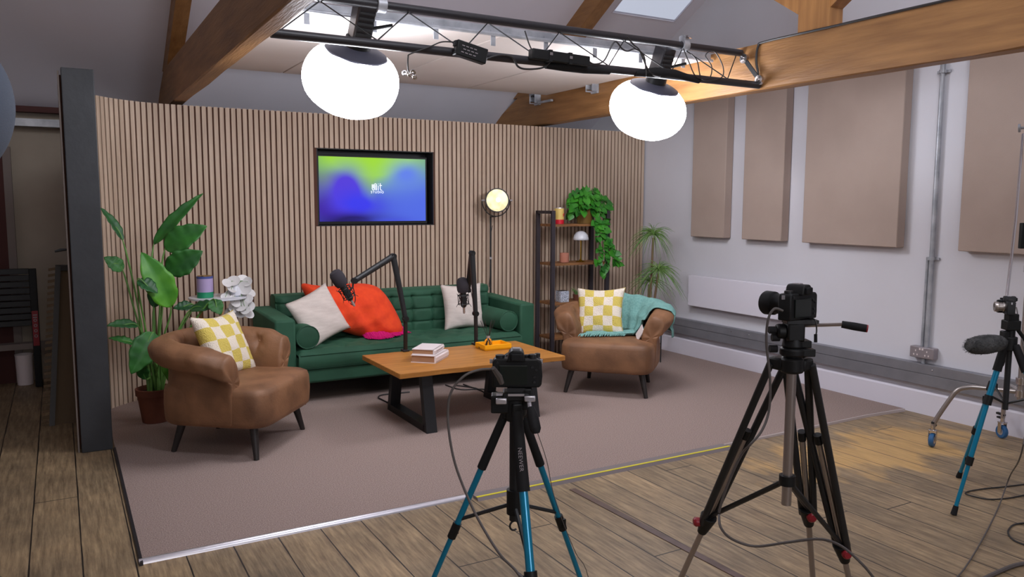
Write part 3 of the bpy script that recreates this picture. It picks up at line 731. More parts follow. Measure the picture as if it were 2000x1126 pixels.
bt = [V((TX-.004, 2.0, BZ1+.004)), V((TX-.004, 3.0, BZ1+.006)), V((TX-.004, 3.6, BZ1+.004)), V((TX-.004, 4.08, BZ1+.004)), V((TX-.012, 4.14, BZ1-.02)), V((TX-.014, 4.15, 2.6)), V((TX-.014, 4.13, 2.5)), V((TX-.02, 4.17, 2.44))]
cable('cable', bt, .008, 'black cable along the top of the right beam dropping to the truss end', k=5)

# ================================================================ SOFA
def dimple(px, py, pts, r=.035, d=.025, crease=0):
    h = 0
    for (a, b) in pts: h -= d*math.exp(-((px-a)**2+(py-b)**2)/(r*r))
    return h
sf = thing('sofa', (2.545, 6.48, 0), 'green velvet buttoned sofa with bolsters along the slatted wall', 'sofa')
SX0, SX1, SYF, SYR = 1.39, 3.70, 6.06, 6.88
MB().box((2.545, 6.46, .242), (2.30, .78, .125)).build('base', 'velvet', sf, bevel=.02)
btn = [(1.75+.2*i+(.1 if j % 2 else 0), 6.17+.13*j) for i in range(9) for j in range(4)]
def seatf(u, v):
    x = 1.56+u*2.0; y = 6.045+v*.6
    e = min(u, 1-u)*2.0; ee = min(v*.6, .6); rnd = .035*(1-min(1, min(e, v*.6)/.05))**2
    return V((x, y, .445+.012*math.sin(PI*v)-rnd+dimple(x, y, btn, .04, .022)))
g = MB(); g.grid(seatf, 130, 44)
nn0 = len(g.v)
g.grid(lambda u, v: V((1.56+u*2.0, 6.045+(.012*(4*v*(1-v)) - .0)*-1+ (0), .31+v*.10)), 40, 6)
g.box((2.56, 6.35, .345), (2.0, .6, .09))
sc = g.build('seat_cushion', 'velvet', sf)
MB().tube([(1.575, 6.043, .412), (3.545, 6.043, .412)], .006, 8).build('piping', 'velvet', sc)
bb = [(1.745+.2*i, .52+.115*j) for i in range(9) for j in range(3)]
def creases(x, z):
    a = abs((x-1.745+.1) % .2-.1); b = abs((z-.52+.0575) % .115-.0575)
    return .016*math.exp(-(a/.010)**2)+.012*math.exp(-(b/.009)**2)
def backf(u, v):
    x = 1.535+u*2.01
    z = .40+v*.42
    a = 0
    if v > .86: k_ = (v-.86)/.14; a = .075*(1-math.sqrt(max(0, 1-k_*k_))); z = .40+.86*.42+.059*math.sin(k_*PI/2)
    e = min(u, 1-u)*2.01
    a += .05*(1-min(1, e/.06))**2
    return V((x, 6.60+a+(-.02*math.sin(PI*min(v, 1)))-dimple(x, z, bb, .030, .020)+(creases(x, z) if z < .76 else 0)+.012, z))
g = MB(); g.grid(backf, 220, 70)
# top, ends, rear closed body
g.prism([(6.69, .17), (6.86, .17), (6.87, .70), (6.86, .79), (6.82, .818), (6.76, .822), (6.69, .815)], 'x', 1.54, 3.54)
g.build('backrest', 'velvet', sf)
for xa, xb in ((SX0, 1.548), (3.552, SX1)):
    MB().prism([(6.06, .175), (6.87, .175), (6.87, .715), (6.06, .695)], 'x', xa, xb).build('arm', 'velvet', sf, bevel=.018)
for x in (1.60, 3.50):
    for y in (6.12, 6.80):
        MB().hexa([(x-.022, y-.022, 0.012), (x+.022, y-.022, .012), (x+.022, y+.022, .012), (x-.022, y+.022, .012), (x-.03, y-.03, .185), (x+.03, y-.03, .185), (x+.03, y+.03, .185), (x-.03, y+.03, .185)]).build('leg', 'sofa_leg', sf, smooth=False)
def bolster(x, label):
    t = thing('bolster_cushion', (x, 6.33, .45), label, 'bolster cushion', group='green velvet bolsters on the sofa')
    pr = [(.02, -.255), (.07, -.252), (.086, -.245), (.09, -.235), (.092, 0), (.09, .235), (.086, .245), (.07, .252), (.02, .255)]
    o = MB().lathe(pr, (x, 6.34, .545), (0, 1, 0), 28).build('body', 'velvet', t)
    for y in (6.34-.245, 6.34+.245): MB().tube([(x+.089*math.cos(a_*PI/12), y, .545+.089*math.sin(a_*PI/12)) for a_ in range(24)], .005, 6, closed=True).build('piping', 'velvet', o)
bolster(1.648, 'green velvet bolster at the left arm of the sofa')
bolster(3.452, 'green velvet bolster at the right arm of the sofa')

# ---- cushions
def cushion(w_, h_, d_, M, name, m, label, cat='cushion', pinch=.09, uvs=False, n=26, ruf=.0, seed=1, group=None, wr=.004):
    g = MB(); rnd = random.Random(seed); ph = [rnd.uniform(0, 6) for _ in range(6)]
    uvl = []
    for side in (1, -1):
        def fn(u, v):
            a = u*2-1; b = v*2-1
            x = a*w_/2*(1-pinch*(1-b*b)*abs(a)**1.0); z = b*h_/2*(1-pinch*(1-a*a)*abs(b)**1.0)
            th_ = d_/2*(max(0, (1-a**2)*(1-b**2)))**.42
            th_ += wr*math.sin(7*a+ph[0]+3*b)*math.sin(5*b+ph[1])*(1-a*a)*(1-b*b)*2
            r_ = ruf*math.sin(31*a+17*b+ph[2])*.5
            return M @ V((x, side*th_*-1 + r_, z))
        g.grid(fn, n, n)
        uvl += [((i/(n-1)), (j/(n-1))) for i in range(n) for j in range(n)]
    if uvs: g.uv = [(a*.86+.0, b*.86+.0) for a, b in uvl]
    me_ = g.build(name, m, smooth=True, angle=3.0)
    import bmesh
    bm = bmesh.new(); bm.from_mesh(me_.data); bmesh.ops.remove_doubles(bm, verts=bm.verts, dist=1e-5); bmesh.ops.recalc_face_normals(bm, faces=bm.faces); bm.to_mesh(me_.data); bm.free()
    return tag(me_, label, cat, group)
def cm(px, py, depthY, tilt_back, roll_, yaw=0):
    c = ony(px, py, depthY)
    return Matrix.Translation(c) @ Euler((0, 0, yaw)).to_matrix().to_4x4() @ Euler((-tilt_back, 0, 0)).to_matrix().to_4x4() @ Euler((0, roll_, 0)).to_matrix().to_4x4()
cushion(.43, .43, .15, cm(622, 617, 6.33, .35, -.36, .25), 'cushion', 'cream', 'cream linen cushion tilted on one corner at the left of the sofa', group='plain cream cushions on the sofa', seed=2)
cushion(.42, .43, .15, cm(904, 598, 6.50, .22, .0, 0), 'cushion', 'cream', 'upright cream linen cushion behind the right microphone', group='plain cream cushions on the sofa', seed=5, pinch=.12)

# ---- orange throw draped over a cushion
def drape(outline, Y0, D, name, m, parent=None, rings=14, lean=.25, seed=3, fold=.010):
    ctr = V((sum(p[0] for p in outline)/len(outline), sum(p[1] for p in outline)/len(outline)))
    P = [ony(x, y, Y0) for x, y in outline]; c = ony(ctr.x, ctr.y, Y0); n = len(P)
    sm = []
    for i in range(n):
        p0, p1, p2, p3 = P[i-1], P[i], P[(i+1) % n], P[(i+2) % n]
        for j in range(6):
            t_ = j/6; sm.append(0.5*((2*p1)+(p2-p0)*t_+(2*p0-5*p1+4*p2-p3)*t_*t_+(3*p1-p0-3*p2+p3)*t_**3))
    g = MB(); vs = []; N_ = len(sm); zmin = min(p.z for p in sm)
    for r in range(rings+1):
        s_ = 1-r/rings
        for p in sm:
            q = c+(p-c)*s_; dd = D*(1-s_**2.6)**.6
            f_ = fold*(math.sin(q.x*34+q.z*22+seed)+.6*math.sin(q.x*17-q.z*40+seed*2))*(1-s_**4)
            vs.append(V((q.x, q.y-dd-f_+(q.z-zmin)*lean, q.z)))
    fs = []
    for r in range(rings):
        for k_ in range(N_): l = (k_+1) % N_; fs.append((r*N_+k_, r*N_+l, (r+1)*N_+l, (r+1)*N_+k_))
    g.add(vs, fs)
    bkv = [V((p.x, p.y+.02+(p.z-zmin)*lean, p.z)) for p in sm]
    o_ = len(g.v); g.add(bkv, [tuple(range(N_))]); 
    for k_ in range(N_): l = (k_+1) % N_; g.f.append([k_, l, o_+l, o_+k_])
    return g.build(name, m, parent, smooth=True, angle=1.2)
t = thing('throw_blanket', ony(700, 650, 6.45), 'orange wool throw with magenta fringe draped over a sofa cushion', 'throw blanket')
drape([(597, 560), (622, 559), (650, 562), (692, 556), (734, 558), (757, 573), (777, 608), (788, 642), (778, 654), (748, 656), (720, 658), (700, 656), (680, 650), (650, 640), (620, 610)], 6.44, .15, 'blanket', 'orange', t)
# fringe: many strands lying on the seat
g = MB(); random.seed(5)
fr = [(708, 652), (722, 655), (740, 655), (758, 651), (775, 647), (790, 643)]
fp = [onz(x, y+3, .468) for x, y in fr]; fp = cat_path(fp, 12)
for i, p in enumerate(fp):
    for j in range(2):
        q = p+V((random.uniform(-.008, .008), random.uniform(-.01, .01), 0)); l = random.uniform(.05, .085)
        dx = random.uniform(-.02, .02)+.02*(i/len(fp))
        g.tube([q+V((0, .05, .03)), q+V((0, .01, .012)), q+V((dx*.5, -l*.5, .0)), q+V((dx, -l, -.004))], [.008, .007, .006, .004], 5)
def mg(u, v):
    p = fp[min(len(fp)-1, int(u*(len(fp)-1)))]; return p+V((0, .07-.10*v, .03*(1-v)**2+.006+.004*math.sin(u*40)))
g.grid(mg, 40, 6)
fo = g.build('fringe', 'magenta', t); tag(fo, 'magenta fringe')

# ================================================================ ARMCHAIRS
def make_chair():
    t = thing('armchair', (0, 0, 0), 'x', 'armchair')
    # seat block
    def seat_ring(z, ins, crown=0):
        out = []; n = 48
        for k_ in range(n):
            a = 2*PI*k_/n; ca, sa = math.cos(a), math.sin(a)
            ex = 7.0
            x = (.385-ins)*math.copysign(abs(ca)**(2/ex), ca); y = (.375-ins)*math.copysign(abs(sa)**(2/ex), sa)-.045
            if y > .1: x *= 1-.25*((y-.1)/.25)**2
            out.append(V((x, y, z)))
        return out
    g = MB(); rings = [seat_ring(.212, .05), seat_ring(.212, .02), seat_ring(.225, .004), seat_ring(.25, 0), seat_ring(.33, -.004), seat_ring(.41, 0), seat_ring(.438, .008), seat_ring(.452, .03), seat_ring(.462, .08), seat_ring(.468, .2), seat_ring(.47, .3)]
    vs = [p for r in rings for p in r]; n = 48; fs = []
    for i in range(len(rings)-1):
        for k_ in range(n): l = (k_+1) % n; fs.append((i*n+k_, i*n+l, (i+1)*n+l, (i+1)*n+k_))
    fs += [tuple(range(n))[::-1], tuple((len(rings)-1)*n+k_ for k_ in range(n))]
    g.add(vs, fs).build('seat', 'leather', t, world=False, angle=1.2)
    # shell
    g = MB(); NU = 170
    def upath(u):
        # u 0..1 : left arm front -> back -> right arm front (plan), returns point, outward normal
        W, yf, yc, rb = .335, -.20, .02, .30
        a0 = abs(yc-yf); arc = PI*.5*(W+rb); tot = 2*a0+arc; s = u*tot
        if s < a0: return V((-W, yf+s, 0)), V((-1, 0, 0))
        if s > tot-a0: return V((W, yf+(tot-s), 0)), V((1, 0, 0))
        a = PI-(s-a0)/arc*PI
        return V((W*math.cos(a), yc+rb*math.sin(a), 0)), V((math.cos(a)/W, math.sin(a)/rb, 0)).normalized()
    def section(u):
        e = abs(u-.5)*2      # 0 back centre, 1 arm front
        q = max(0, (e-.80)/.20); q = q*q*(3-2*q)
        zt = .752-.050*e**1.5-.03*q
        fl = (.02+.03*e)*(1-.75*q); R_ = (.062+.012*e)*(1-.25*q)
        pr = [(-.015, .216), (-.055, .40), (-.060, .435), (-.062, zt-.235), (-.062, zt-.20), (-.060, zt-.17), (-.055, zt-.135), (-.045, zt-.10), (-.02, zt-.045), (.010, zt-.01), (.040, zt),
              (.050+R_*.8+fl, zt-.022), (.055+R_+fl+.012, zt-.065), (.055+R_+fl, zt-.115), (.055+R_*.55+fl+.02*q, zt-.150), (.055+fl*.4+.028*q, zt-.165), (.046+.022*q, zt-.20), (.056+.006*q, .42), (.056, .30), (.048, .214)]
        return pr
    def dense(u):
        pr = section(u); out = []
        for i in range(len(pr)):
            a_, b_ = pr[i], pr[(i+1) % len(pr)]; out += [a_, ((a_[0]+b_[0])/2, (a_[1]+b_[1])/2)]
        return out
    ns = len(dense(0))
    tuft = [(.115, .63), (.245, .64), (.372, .645), (.5, .65), (.628, .645), (.755, .64), (.885, .63)]
    def fn(i, j):
        u = i/(NU-1); p, nr = upath(u); a, b = dense(u)[j]
        if 2 <= j <= 19:
            for (tu, tz) in tuft:
                dd_ = math.hypot((u-tu)*1.5, b-tz); ph_ = math.atan2(b-tz, (u-tu)*1.5)
                a += (.022+.009*math.cos(5*ph_+tu*9))*math.exp(-dd_*dd_/.0030)+.008*math.exp(-dd_*dd_/.010)+.030*math.exp(-dd_*dd_/.0005)
        if 18 <= j <= 30: a += .003*math.sin(u*74+j*.5)+.004*math.sin(u*23)
        return V((p.x+nr.x*a, p.y+nr.y*a, b))
    vs = [fn(i, j) for i in range(NU) for j in range(ns)]; fs = []
    for i in range(NU-1):
        for j in range(ns): l = (j+1) % ns; fs.append((i*ns+j, (i+1)*ns+j, (i+1)*ns+l, i*ns+l))
    for base, sgn in ((0, -1), ((NU-1)*ns, 1)):   # rounded, pleated arm fronts
        cx_ = sum((vs[base+j] for j in range(ns)), V())/ns
        o1 = len(vs)
        for sc_, dy in ((.95, -.012), (.72, -.020), (.35, -.012)):
            for j in range(ns):
                q = cx_+(vs[base+j]-cx_)*sc_; vs.append(V((q.x, q.y+dy+.003*math.sin(j*1.15), q.z)))
        prev = base
        for r in range(3):
            cur = o1+r*ns
            for j in range(ns): l = (j+1) % ns; fs.append((prev+j, prev+l, cur+l, cur+j))
            prev = cur
        fs.append(tuple(prev+j for j in range(ns)))
    g.add(vs, fs); g.build('backrest_and_arms', 'leather', t, world=False, sub=1, angle=3)
    g = MB()
    for (tu, tz) in tuft:
        p, nr = upath(tu); g.sphere((p.x+nr.x*.010, p.y+nr.y*.010, tz), .009, 8, 5)
    g.each('button', 'leather', t, world=False)
    for (x, y, fx, fy) in ((-.29, -.30, -.34, -.34), (.29, -.30, .34, -.34), (-.24, .20, -.27, .26), (.24, .20, .27, .26)):
        MB().tube([(x, y, .225), (fx, fy, .012)], [.028, .016], 12).build('leg', 'dark_wood', t, world=False)
    return t, upath, section
ch, upath, section = make_chair()
ch.location = (.938, 5.374, 0); ch.rotation_euler = (0, 0, math.radians(51.1))
ch['label'] = 'brown leather tub armchair on the left beside the tall leafy plant'; ch['group'] = 'brown leather tub armchairs'
ch2 = copy_tree(ch); ch2.location = (4.12, 5.435, 0); ch2.rotation_euler = (0, 0, math.radians(-47.8))
ch2['label'] = 'brown leather tub armchair on the right with a teal throw over its arm'
def chair_m(o): return Matrix.Translation(o.location) @ o.rotation_euler.to_matrix().to_4x4()
CL, CR = chair_m(ch), chair_m(ch2)
def E4(a, b, c): return Euler((a, b, c)).to_matrix().to_4x4()
cushion(.47, .47, .16, CL @ Matrix.Translation((.085, .085, .640)) @ E4(-.42, 0, -.1) @ E4(0, .03, 0), 'cushion', 'check', 'yellow and white checked cushion standing in the left armchair', uvs=True, pinch=.15, seed=9, ruf=.004, group='yellow checked cushions')
cushion(.435, .45, .15, CR @ Matrix.Translation((-.135, .07, .650)) @ E4(-.40, 0, .05) @ E4(0, -.04, 0), 'cushion', 'check', 'yellow and white checked cushion in the right armchair beside the teal throw', uvs=True, pinch=.13, seed=12, ruf=.004, group='yellow checked cushions')
# teal throw draped over the back and far arm of the right chair, spilling on the seat
t = thing('throw_blanket', CR @ V((.2, .1, .47)), 'teal wool throw hanging over the back and arm of the right armchair', 'throw blanket')
g = MB()
def thr(u, v):
    uu = .50+.40*u; p, nr = upath(uu); sec = section(uu)
    prof = [(-.10-.05*u, .485), (-.085, .56), (-.075, .62)]+[(a, b+.020*(1-u)) for a, b in sec[7:15]]+[(sec[14][0]+.02, sec[14][1]-.03), (sec[14][0]+.025, sec[14][1]-.09)]
    s_ = v*(len(prof)-1); i = min(int(s_), len(prof)-2); f_ = s_-i
    a = prof[i][0]*(1-f_)+prof[i+1][0]*f_; b = prof[i][1]*(1-f_)+prof[i+1][1]*f_
    off = .020-.010*u+.006*math.sin(u*26+v*3); 
    if v < .3: a -= off; 
    elif v > .75: a += off
    else: b += off*.9; a += (v-.5)*.04
    return CR @ V((p.x+nr.x*a, p.y+nr.y*a, b))
g.grid(thr, 46, 40)
def thr2(u, v):  # piece lying over the seat
    x = .30-.52*v; y = .10-.20*v+(u-.5)*(.22-.06*v)
    z = .487+.012*math.sin(u*14+v*5)*(1-v*.4)+.09*max(0, (.25-v)/.25)**2-.004
    return CR @ V((x, y-.03*v, z+.006))
g.grid(thr2, 20, 34)
g.build('blanket', 'tealwool', t, solid=.008, angle=3)
g = MB(); random.seed(8)
for i in range(46):
    v_ = i/45; x = .12-.36*v_; y = .10-.20*((.30-x)/.52)-.5*(.20)+.01-.03*((.3-x)/.52)
    q = CR @ V((x, y+.02, .492)); e = CR @ V((x+random.uniform(-.015, .01), y-random.uniform(.03, .05), .480))
    g.tube([q, q.lerp(e, .5)+V((0, 0, .004)), e], [.006, .005, .003], 5)
g.build('fringe', 'tealwool', t)
# white card tucked beside the arm
o = MB().box(CR @ V((.245, -.13, .515)), (.006, .10, .11), R=CR.to_3x3() @ Euler((.5, .35, .5)).to_matrix()).build('booklet', 'white', smooth=False)
tag(o, 'white booklet tucked beside the arm of the right armchair', 'booklet')

# ================================================================ COFFEE TABLE and things on it
TZ = .458
ct = thing('coffee_table', (2.59, 5.255, 0), 'honey oak coffee table on black trapezoid steel legs', 'coffee table')
g = MB(); n = 26; top = []
random.seed(4)
near = [(1.925+1.325*i/n, 4.87+random.uniform(0, .010)) for i in range(n+1)]
far = [(3.25-1.325*i/n, 5.63-random.uniform(0, .012)) for i in range(n+1)]
g.prism(near+far, 'z', TZ-.036, TZ); g.build('tabletop', 'tabletop', ct, smooth=False, bevel=.004)
for x0 in (2.13, 2.965):
    g = MB(); w_ = .08
    g.hexa([(x0, 4.90, CZ), (x0+w_, 4.90, CZ), (x0+w_, 4.955, CZ), (x0, 4.955, CZ), (x0, 4.99, TZ-.036), (x0+w_, 4.99, TZ-.036), (x0+w_, 5.045, TZ-.036), (x0, 5.045, TZ-.036)])
    g.hexa([(x0, 5.60, CZ), (x0+w_, 5.60, CZ), (x0+w_, 5.655, CZ), (x0, 5.655, CZ), (x0, 5.51, TZ-.036), (x0+w_, 5.51, TZ-.036), (x0+w_, 5.565, TZ-.036), (x0, 5.565, TZ-.036)])
    g.box((x0+w_/2, 5.278, CZ+.025), (w_, .66, .05)); g.box((x0+w_/2, 5.278, TZ-.042), (w_, .5, .012))
    g.build('leg', 'black_metal', ct, smooth=False)
def book(c, w_, d_, h_, rz, label, fw=None):
    t = thing('book', (c[0], c[1], c[2]), label, 'book', rz, 'white books on the coffee table')
    M = mw(t)
    MB().box((-.004, 0, h_/2), (w_-.014, d_-.012, h_-.008), M).build('pages', 'pages', t, smooth=False)
    g = MB(); g.box((0, 0, .002), (w_, d_, .004), M); g.box((0, 0, h_-.002), (w_, d_, .004), M)
    g.prism([(w_/2-.004, 0), (w_/2+.006, h_*.25), (w_/2+.006, h_*.75), (w_/2-.004, h_), (w_/2-.008, h_), (w_/2-.008, 0)], 'y', -d_/2, d_/2)
    for i in range(len(g.v)-12, len(g.v)): g.v[i] = M @ g.v[i]
    g.build('cover', 'white', t, smooth=False)
    return t, M
# spine runs along the camera-right side, page ends face the camera-left side
bA = onz(849, 694, TZ); t, M = book((2.305, 5.237, TZ), .185, .28, .054, math.radians(-44), 'thicker white book lying at the bottom of the pair on the coffee table')
bB = onz(844, 684, TZ+.047); t, M = book((2.300, 5.258, TZ+.0545), .165, .245, .038, math.radians(-41), 'thinner white book lying on top of the pair on the coffee table')
MB().box((.0880, 0, .019), (.0012, .15, .006), M).build('spine_print', 'outlet', t, smooth=False)
# amber tray with reed diffuser
dc = onz(948, 680, TZ); t = thing('tray', (dc.x+.06, dc.y-.02, TZ), 'low amber yellow tray holding the reed diffuser', 'tray', math.radians(-2))
M = mw(t); g = MB()
g.box((0, 0, .008), (.23, .18, .016), M); g.box((0, -.085, .022), (.23, .01, .044), M); g.box((0, .085, .022), (.23, .01, .044), M); g.box((-.11, 0, .022), (.01, .16, .044), M); g.box((.11, 0, .022), (.01, .16, .044), M)
g.build('tray_body', 'yellow', t, smooth=False, bevel=.003)
t2 = thing('reed_diffuser', (dc.x+.02, dc.y-.01, TZ+.017), 'small glass reed diffuser with dark sticks in the amber tray', 'reed diffuser')
x_, y_, z_ = t2.location
MB().lathe([(.005, 0), (.030, .002), (.032, .01), (.032, .045), (.026, .06), (.012, .068), (.012, .085)], (x_, y_, z_), seg=16).build('bottle', 'clear', t2)
MB().lathe([(.014, .066), (.015, .067), (.015, .082), (.013, .083)], (x_, y_, z_), seg=14).build('collar', 'alu', t2)
for (a, b) in ((-.06, .02), (-.045, -.03), (-.01, .04), (.03, -.02), (.045, .03), (.055, -.01), (.0, -.04)):
    MB().cyl((x_-a*.35, y_-b*.35, z_+.01), (x_+a, y_+b, z_+.205), .0018, 6).build('stick', 'dark_wood', t2)

# ---- microphones on boom arms
def pl(pts, Y): return [ony(x, y, Y) for x, y in pts]
def mic_body(top, bot, label):
    top, bot = Vector(top), Vector(bot); ax = (top-bot).normalized(); L = (top-bot).length
    t = thing('microphone', bot, label, 'microphone', group='black studio microphones')
    MB().lathe([(.012, .0), (.022, .01), (.026, .03), (.026, L*.62), (.024, L*.66)], bot, ax, 20).build('body', 'black_metal', t)
    MB().lathe([(.02, L*.50), (.040, L*.52), (.048, L*.60), (.051, L*.76), (.049, L*.90), (.038, L*.99), (.015, L*1.03)], bot, ax, 20).build('foam_windscreen', 'fur0', t)
    MB().lathe([(.006, -.05), (.009, -.045), (.010, 0), (.012, .004)], bot, ax, 12).build('connector', 'alu', t)
    q = V((0, 0, 1)).rotation_difference(ax).to_matrix(); g = MB()
    for zz_ in (L*.12, L*.42):
        g.tube([q @ V((.045*math.cos(k_*PI/9), .045*math.sin(k_*PI/9), zz_))+bot for k_ in range(18)], .0035, 6, closed=True)
    for k_ in range(8):
        a = k_*PI/4; g.tube([q @ V((.026*math.cos(a), .026*math.sin(a), L*.27))+bot, q @ V((.062*math.cos(a+.2), .062*math.sin(a+.2), L*(.02 if k_ % 2 else .5)))+bot], .002, 5)
        g.tube([q @ V((.045*math.cos(a), .045*math.sin(a), L*.12))+bot, q @ V((.045*math.cos(a+.39), .045*math.sin(a+.39), L*.42))+bot], .0025, 5)
    g.build('shock_mount', 'black_metal', t)
    return t
MT['fur0'] = mat('dark_foam', rgb(50, 46, 52), 1.0, bump=0.4, bscale=300)
def boom(base, j1, elbow, end, label, r=.0205):
    t = thing('microphone_boom_arm', base, label, 'boom arm', group='black microphone boom arms on the coffee table')
    base, j1, elbow, end = map(Vector, (base, j1, elbow, end))
    g = MB(); g.box(base+V((0, .01, .008)), (.05, .06, .016)); g.build('table_clamp', 'black_metal', t, bevel=.003)
    MB().tube([base+V((0, 0, .01)), j1], .016, 12).build('riser', 'black_metal', t)
    MB().tube([j1, elbow], [r*.9, r*1.15], 12).build('lower_arm', 'black_metal', t)
    MB().tube([elbow, end], [r*1.2, r*1.05], 12).build('upper_arm', 'black_metal', t)
    for q in (j1, elbow, end):
        MB().cyl(q+V((.0, -.022, 0)), q+V((0, .022, 0)), .021, 14).build('joint', 'black_plastic', t)
    return t
b1 = onz(792, 686, TZ); Y1 = 5.52
boom((b1.x, b1.y, TZ), ony(792, 622, Y1), ony(768, 500, Y1), ony(692, 548, Y1), 'black boom arm bent to the left, clamped nearer the left end of the coffee table')
mic_body(ony(653, 530, Y1), ony(686, 586, Y1), 'black microphone tilted on its boom arm in front of the orange throw')
mk = MB().tube([ony(690, 548, Y1), ony(689, 560, Y1), ony(680, 572, Y1)], .007, 8).build('mount_yoke', 'black_metal', bpy.data.objects['microphone']) 
g = cable('cable', pl([(684, 592), (690, 595), (694, 585), (692, 570), (688, 556)], Y1), .0035, 'short black cable looping from the left microphone')
b2 = onz(930, 673, TZ); Y2 = 5.62
boom((b2.x, b2.y, TZ), ony(929, 612, 5.58), ony(922, 494, 5.58), ony(914, 566, 5.78), 'black boom arm folded upright at the middle of the coffee table')
mic_body(ony(903, 543, 5.76), ony(906, 600, 5.76), 'black microphone hanging upright before the cream cushion')
cable('cable', [onz(936, 680, TZ+.01), ony(932, 655, 5.60), ony(926, 600, 5.60), ony(918, 560, 5.62)], .003, 'thin black cable running up the right boom arm')

# cables under the table
fl = lambda *ps, z=CZ+.006: [onz(x, y, z) for x, y in ps]
cable('cable', fl((770, 792), (748, 781), (739, 776), (745, 771), (770, 768), (800, 765)), .006, 'black cable loop on the carpet left of the table leg', 'cable')
for i, ps in enumerate([((890, 752), (930, 758), (955, 772), (975, 782)), ((905, 750), (945, 765), (970, 782), (1000, 790)), ((870, 751), (900, 760), (950, 760), (990, 775))]):
    cable('cable', fl(*ps), .005, ['uppermost', 'lowest', 'middle'][i]+' of the black cables trailing on the carpet under the coffee table')

# ================================================================ SIDE TABLE, TIN, FLOWERS
st = thing('side_table', (1.06, 6.42, 0), 'round white topped side table with wooden legs behind the left armchair', 'side table')
STZ = .865
MB().lathe([(.20, STZ-.02), (.215, STZ-.016), (.215, STZ-.003), (.20, STZ)], (1.05, 6.45, 0), seg=36).build('tabletop', 'whitegloss', st)
MT['oakleg'] = mat('light_oak', rgb(176, 128, 80), 0.5)
for a in (.5, 2.6, 4.7):
    MB().tube([(1.05+.13*math.cos(a), 6.45+.13*math.sin(a), STZ-.02), (1.05+.19*math.cos(a), 6.45+.19*math.sin(a), CZ)], [.016, .012], 10).build('leg', 'oakleg', st)
cc = ony(401, 577, 6.40); t = thing('storage_tin', (cc.x, 6.40, STZ), 'lilac and green tin on the white side table', 'tin')
MT['lilac'] = mat('lilac_label', rgb(176, 158, 200), 0.5); MT['green_label'] = mat('green_label', rgb(30, 140, 100), 0.5); MT['blueband'] = mat('blue_band', rgb(70, 84, 150), 0.5)
x_, y_ = cc.x, 6.40
MB().lathe([(.058, .001), (.060, .003), (.060, .045)], (x_, y_, STZ), seg=28).build('green_band', 'green_label', t)
MB().lathe([(.060, .045), (.060, .148)], (x_, y_, STZ), seg=28, cap=False).build('label_band', 'lilac', t)
MB().lathe([(.060, .148), (.060, .163), (.056, .165)], (x_, y_, STZ), seg=28).build('rim_band', 'blueband', t)
MB().lathe([(.050, .165), (.052, .165), (.052, .170), (.03, .172)], (x_, y_, STZ), seg=28).build('lid', 'brass', t)
# white petal arrangement beside it
fc = ony(465, 600, 6.36); t = thing('flower_arrangement', (fc.x-.03, 6.38, STZ), 'arrangement of large round white petals behind the left armchair', 'flowers')
t.location.z = STZ
MB().lathe([(.03, 0), (.045, .01), (.05, .04), (.03, .08), (.02, .10)], (1.17, 6.38, STZ-.0), seg=20).build('vase', 'whitegloss', t)
g = MB(); random.seed(21); pts = []
pet = [(443, 553, 9), (456, 549, 12), (474, 548, 12), (484, 550, 9), (463, 567, 11), (478, 562, 12), (486, 572, 12), (470, 578, 12), (482, 585, 12), (449, 575, 10), (458, 588, 12), (486, 598, 11), (472, 598, 12), (455, 600, 10), (484, 612, 12), (468, 612, 11), (440, 580, 8), (452, 565, 9), (476, 590, 10), (462, 577, 10), (480, 606, 9), (466, 606, 8), (448, 610, 9)]
stm = MB()
for (x, y, r) in pet:
    Yp = 6.38+random.uniform(-.07, .07); c = ony(x, y, Yp); rr = r/230
    nrm = V((random.uniform(-.6, .6), -.8, random.uniform(.0, 1.1))).normalized(); q = V((0, 0, 1)).rotation_difference(nrm).to_matrix()
    g.lathe([(.0004, -.001), (rr*.5, .0005), (rr*.85, .004), (rr, .007), (rr*.85, .0055), (rr*.5, .002), (.0004, .0008)], c, nrm, 16, cap=False)
    stm.tube([c, V((1.17+(c.x-1.17)*.3, 6.38, STZ+.12)), V((1.17, 6.38, STZ+.08))], .002, 5)
g.build('petals', 'petal', t, angle=1.6); stm.build('stems', 'stem', t)

# ================================================================ LEAFY PLANTS
def leaf(g, base, tip, width, nrm, droop=.1, fold=.25, nu=26, nv=9, ripple=.0, sharp=1.0):
    base, tip, nrm = Vector(base), Vector(tip), Vector(nrm).normalized(); ax = tip-base; L = ax.length; a = ax.normalized()
    side = a.cross(nrm).normalized(); nrm = side.cross(a).normalized()
    def fn(u, v):
        w_ = width/2*(math.sin(PI*min(1, u**.8))**.75)*(1-.12*u) if 0 < u < 1 else .001
        if ripple: w_ *= 1-.10*abs(math.sin(u*11+base.x*40))**3
        s_ = v*2-1
        return base+a*(L*u)+side*(w_*s_)+nrm*(droop*L*(4*u*(1-u))*.5+fold*w_*abs(s_)+ripple*math.sin(u*30)*abs(s_))
    g.grid(fn, nu, nv)
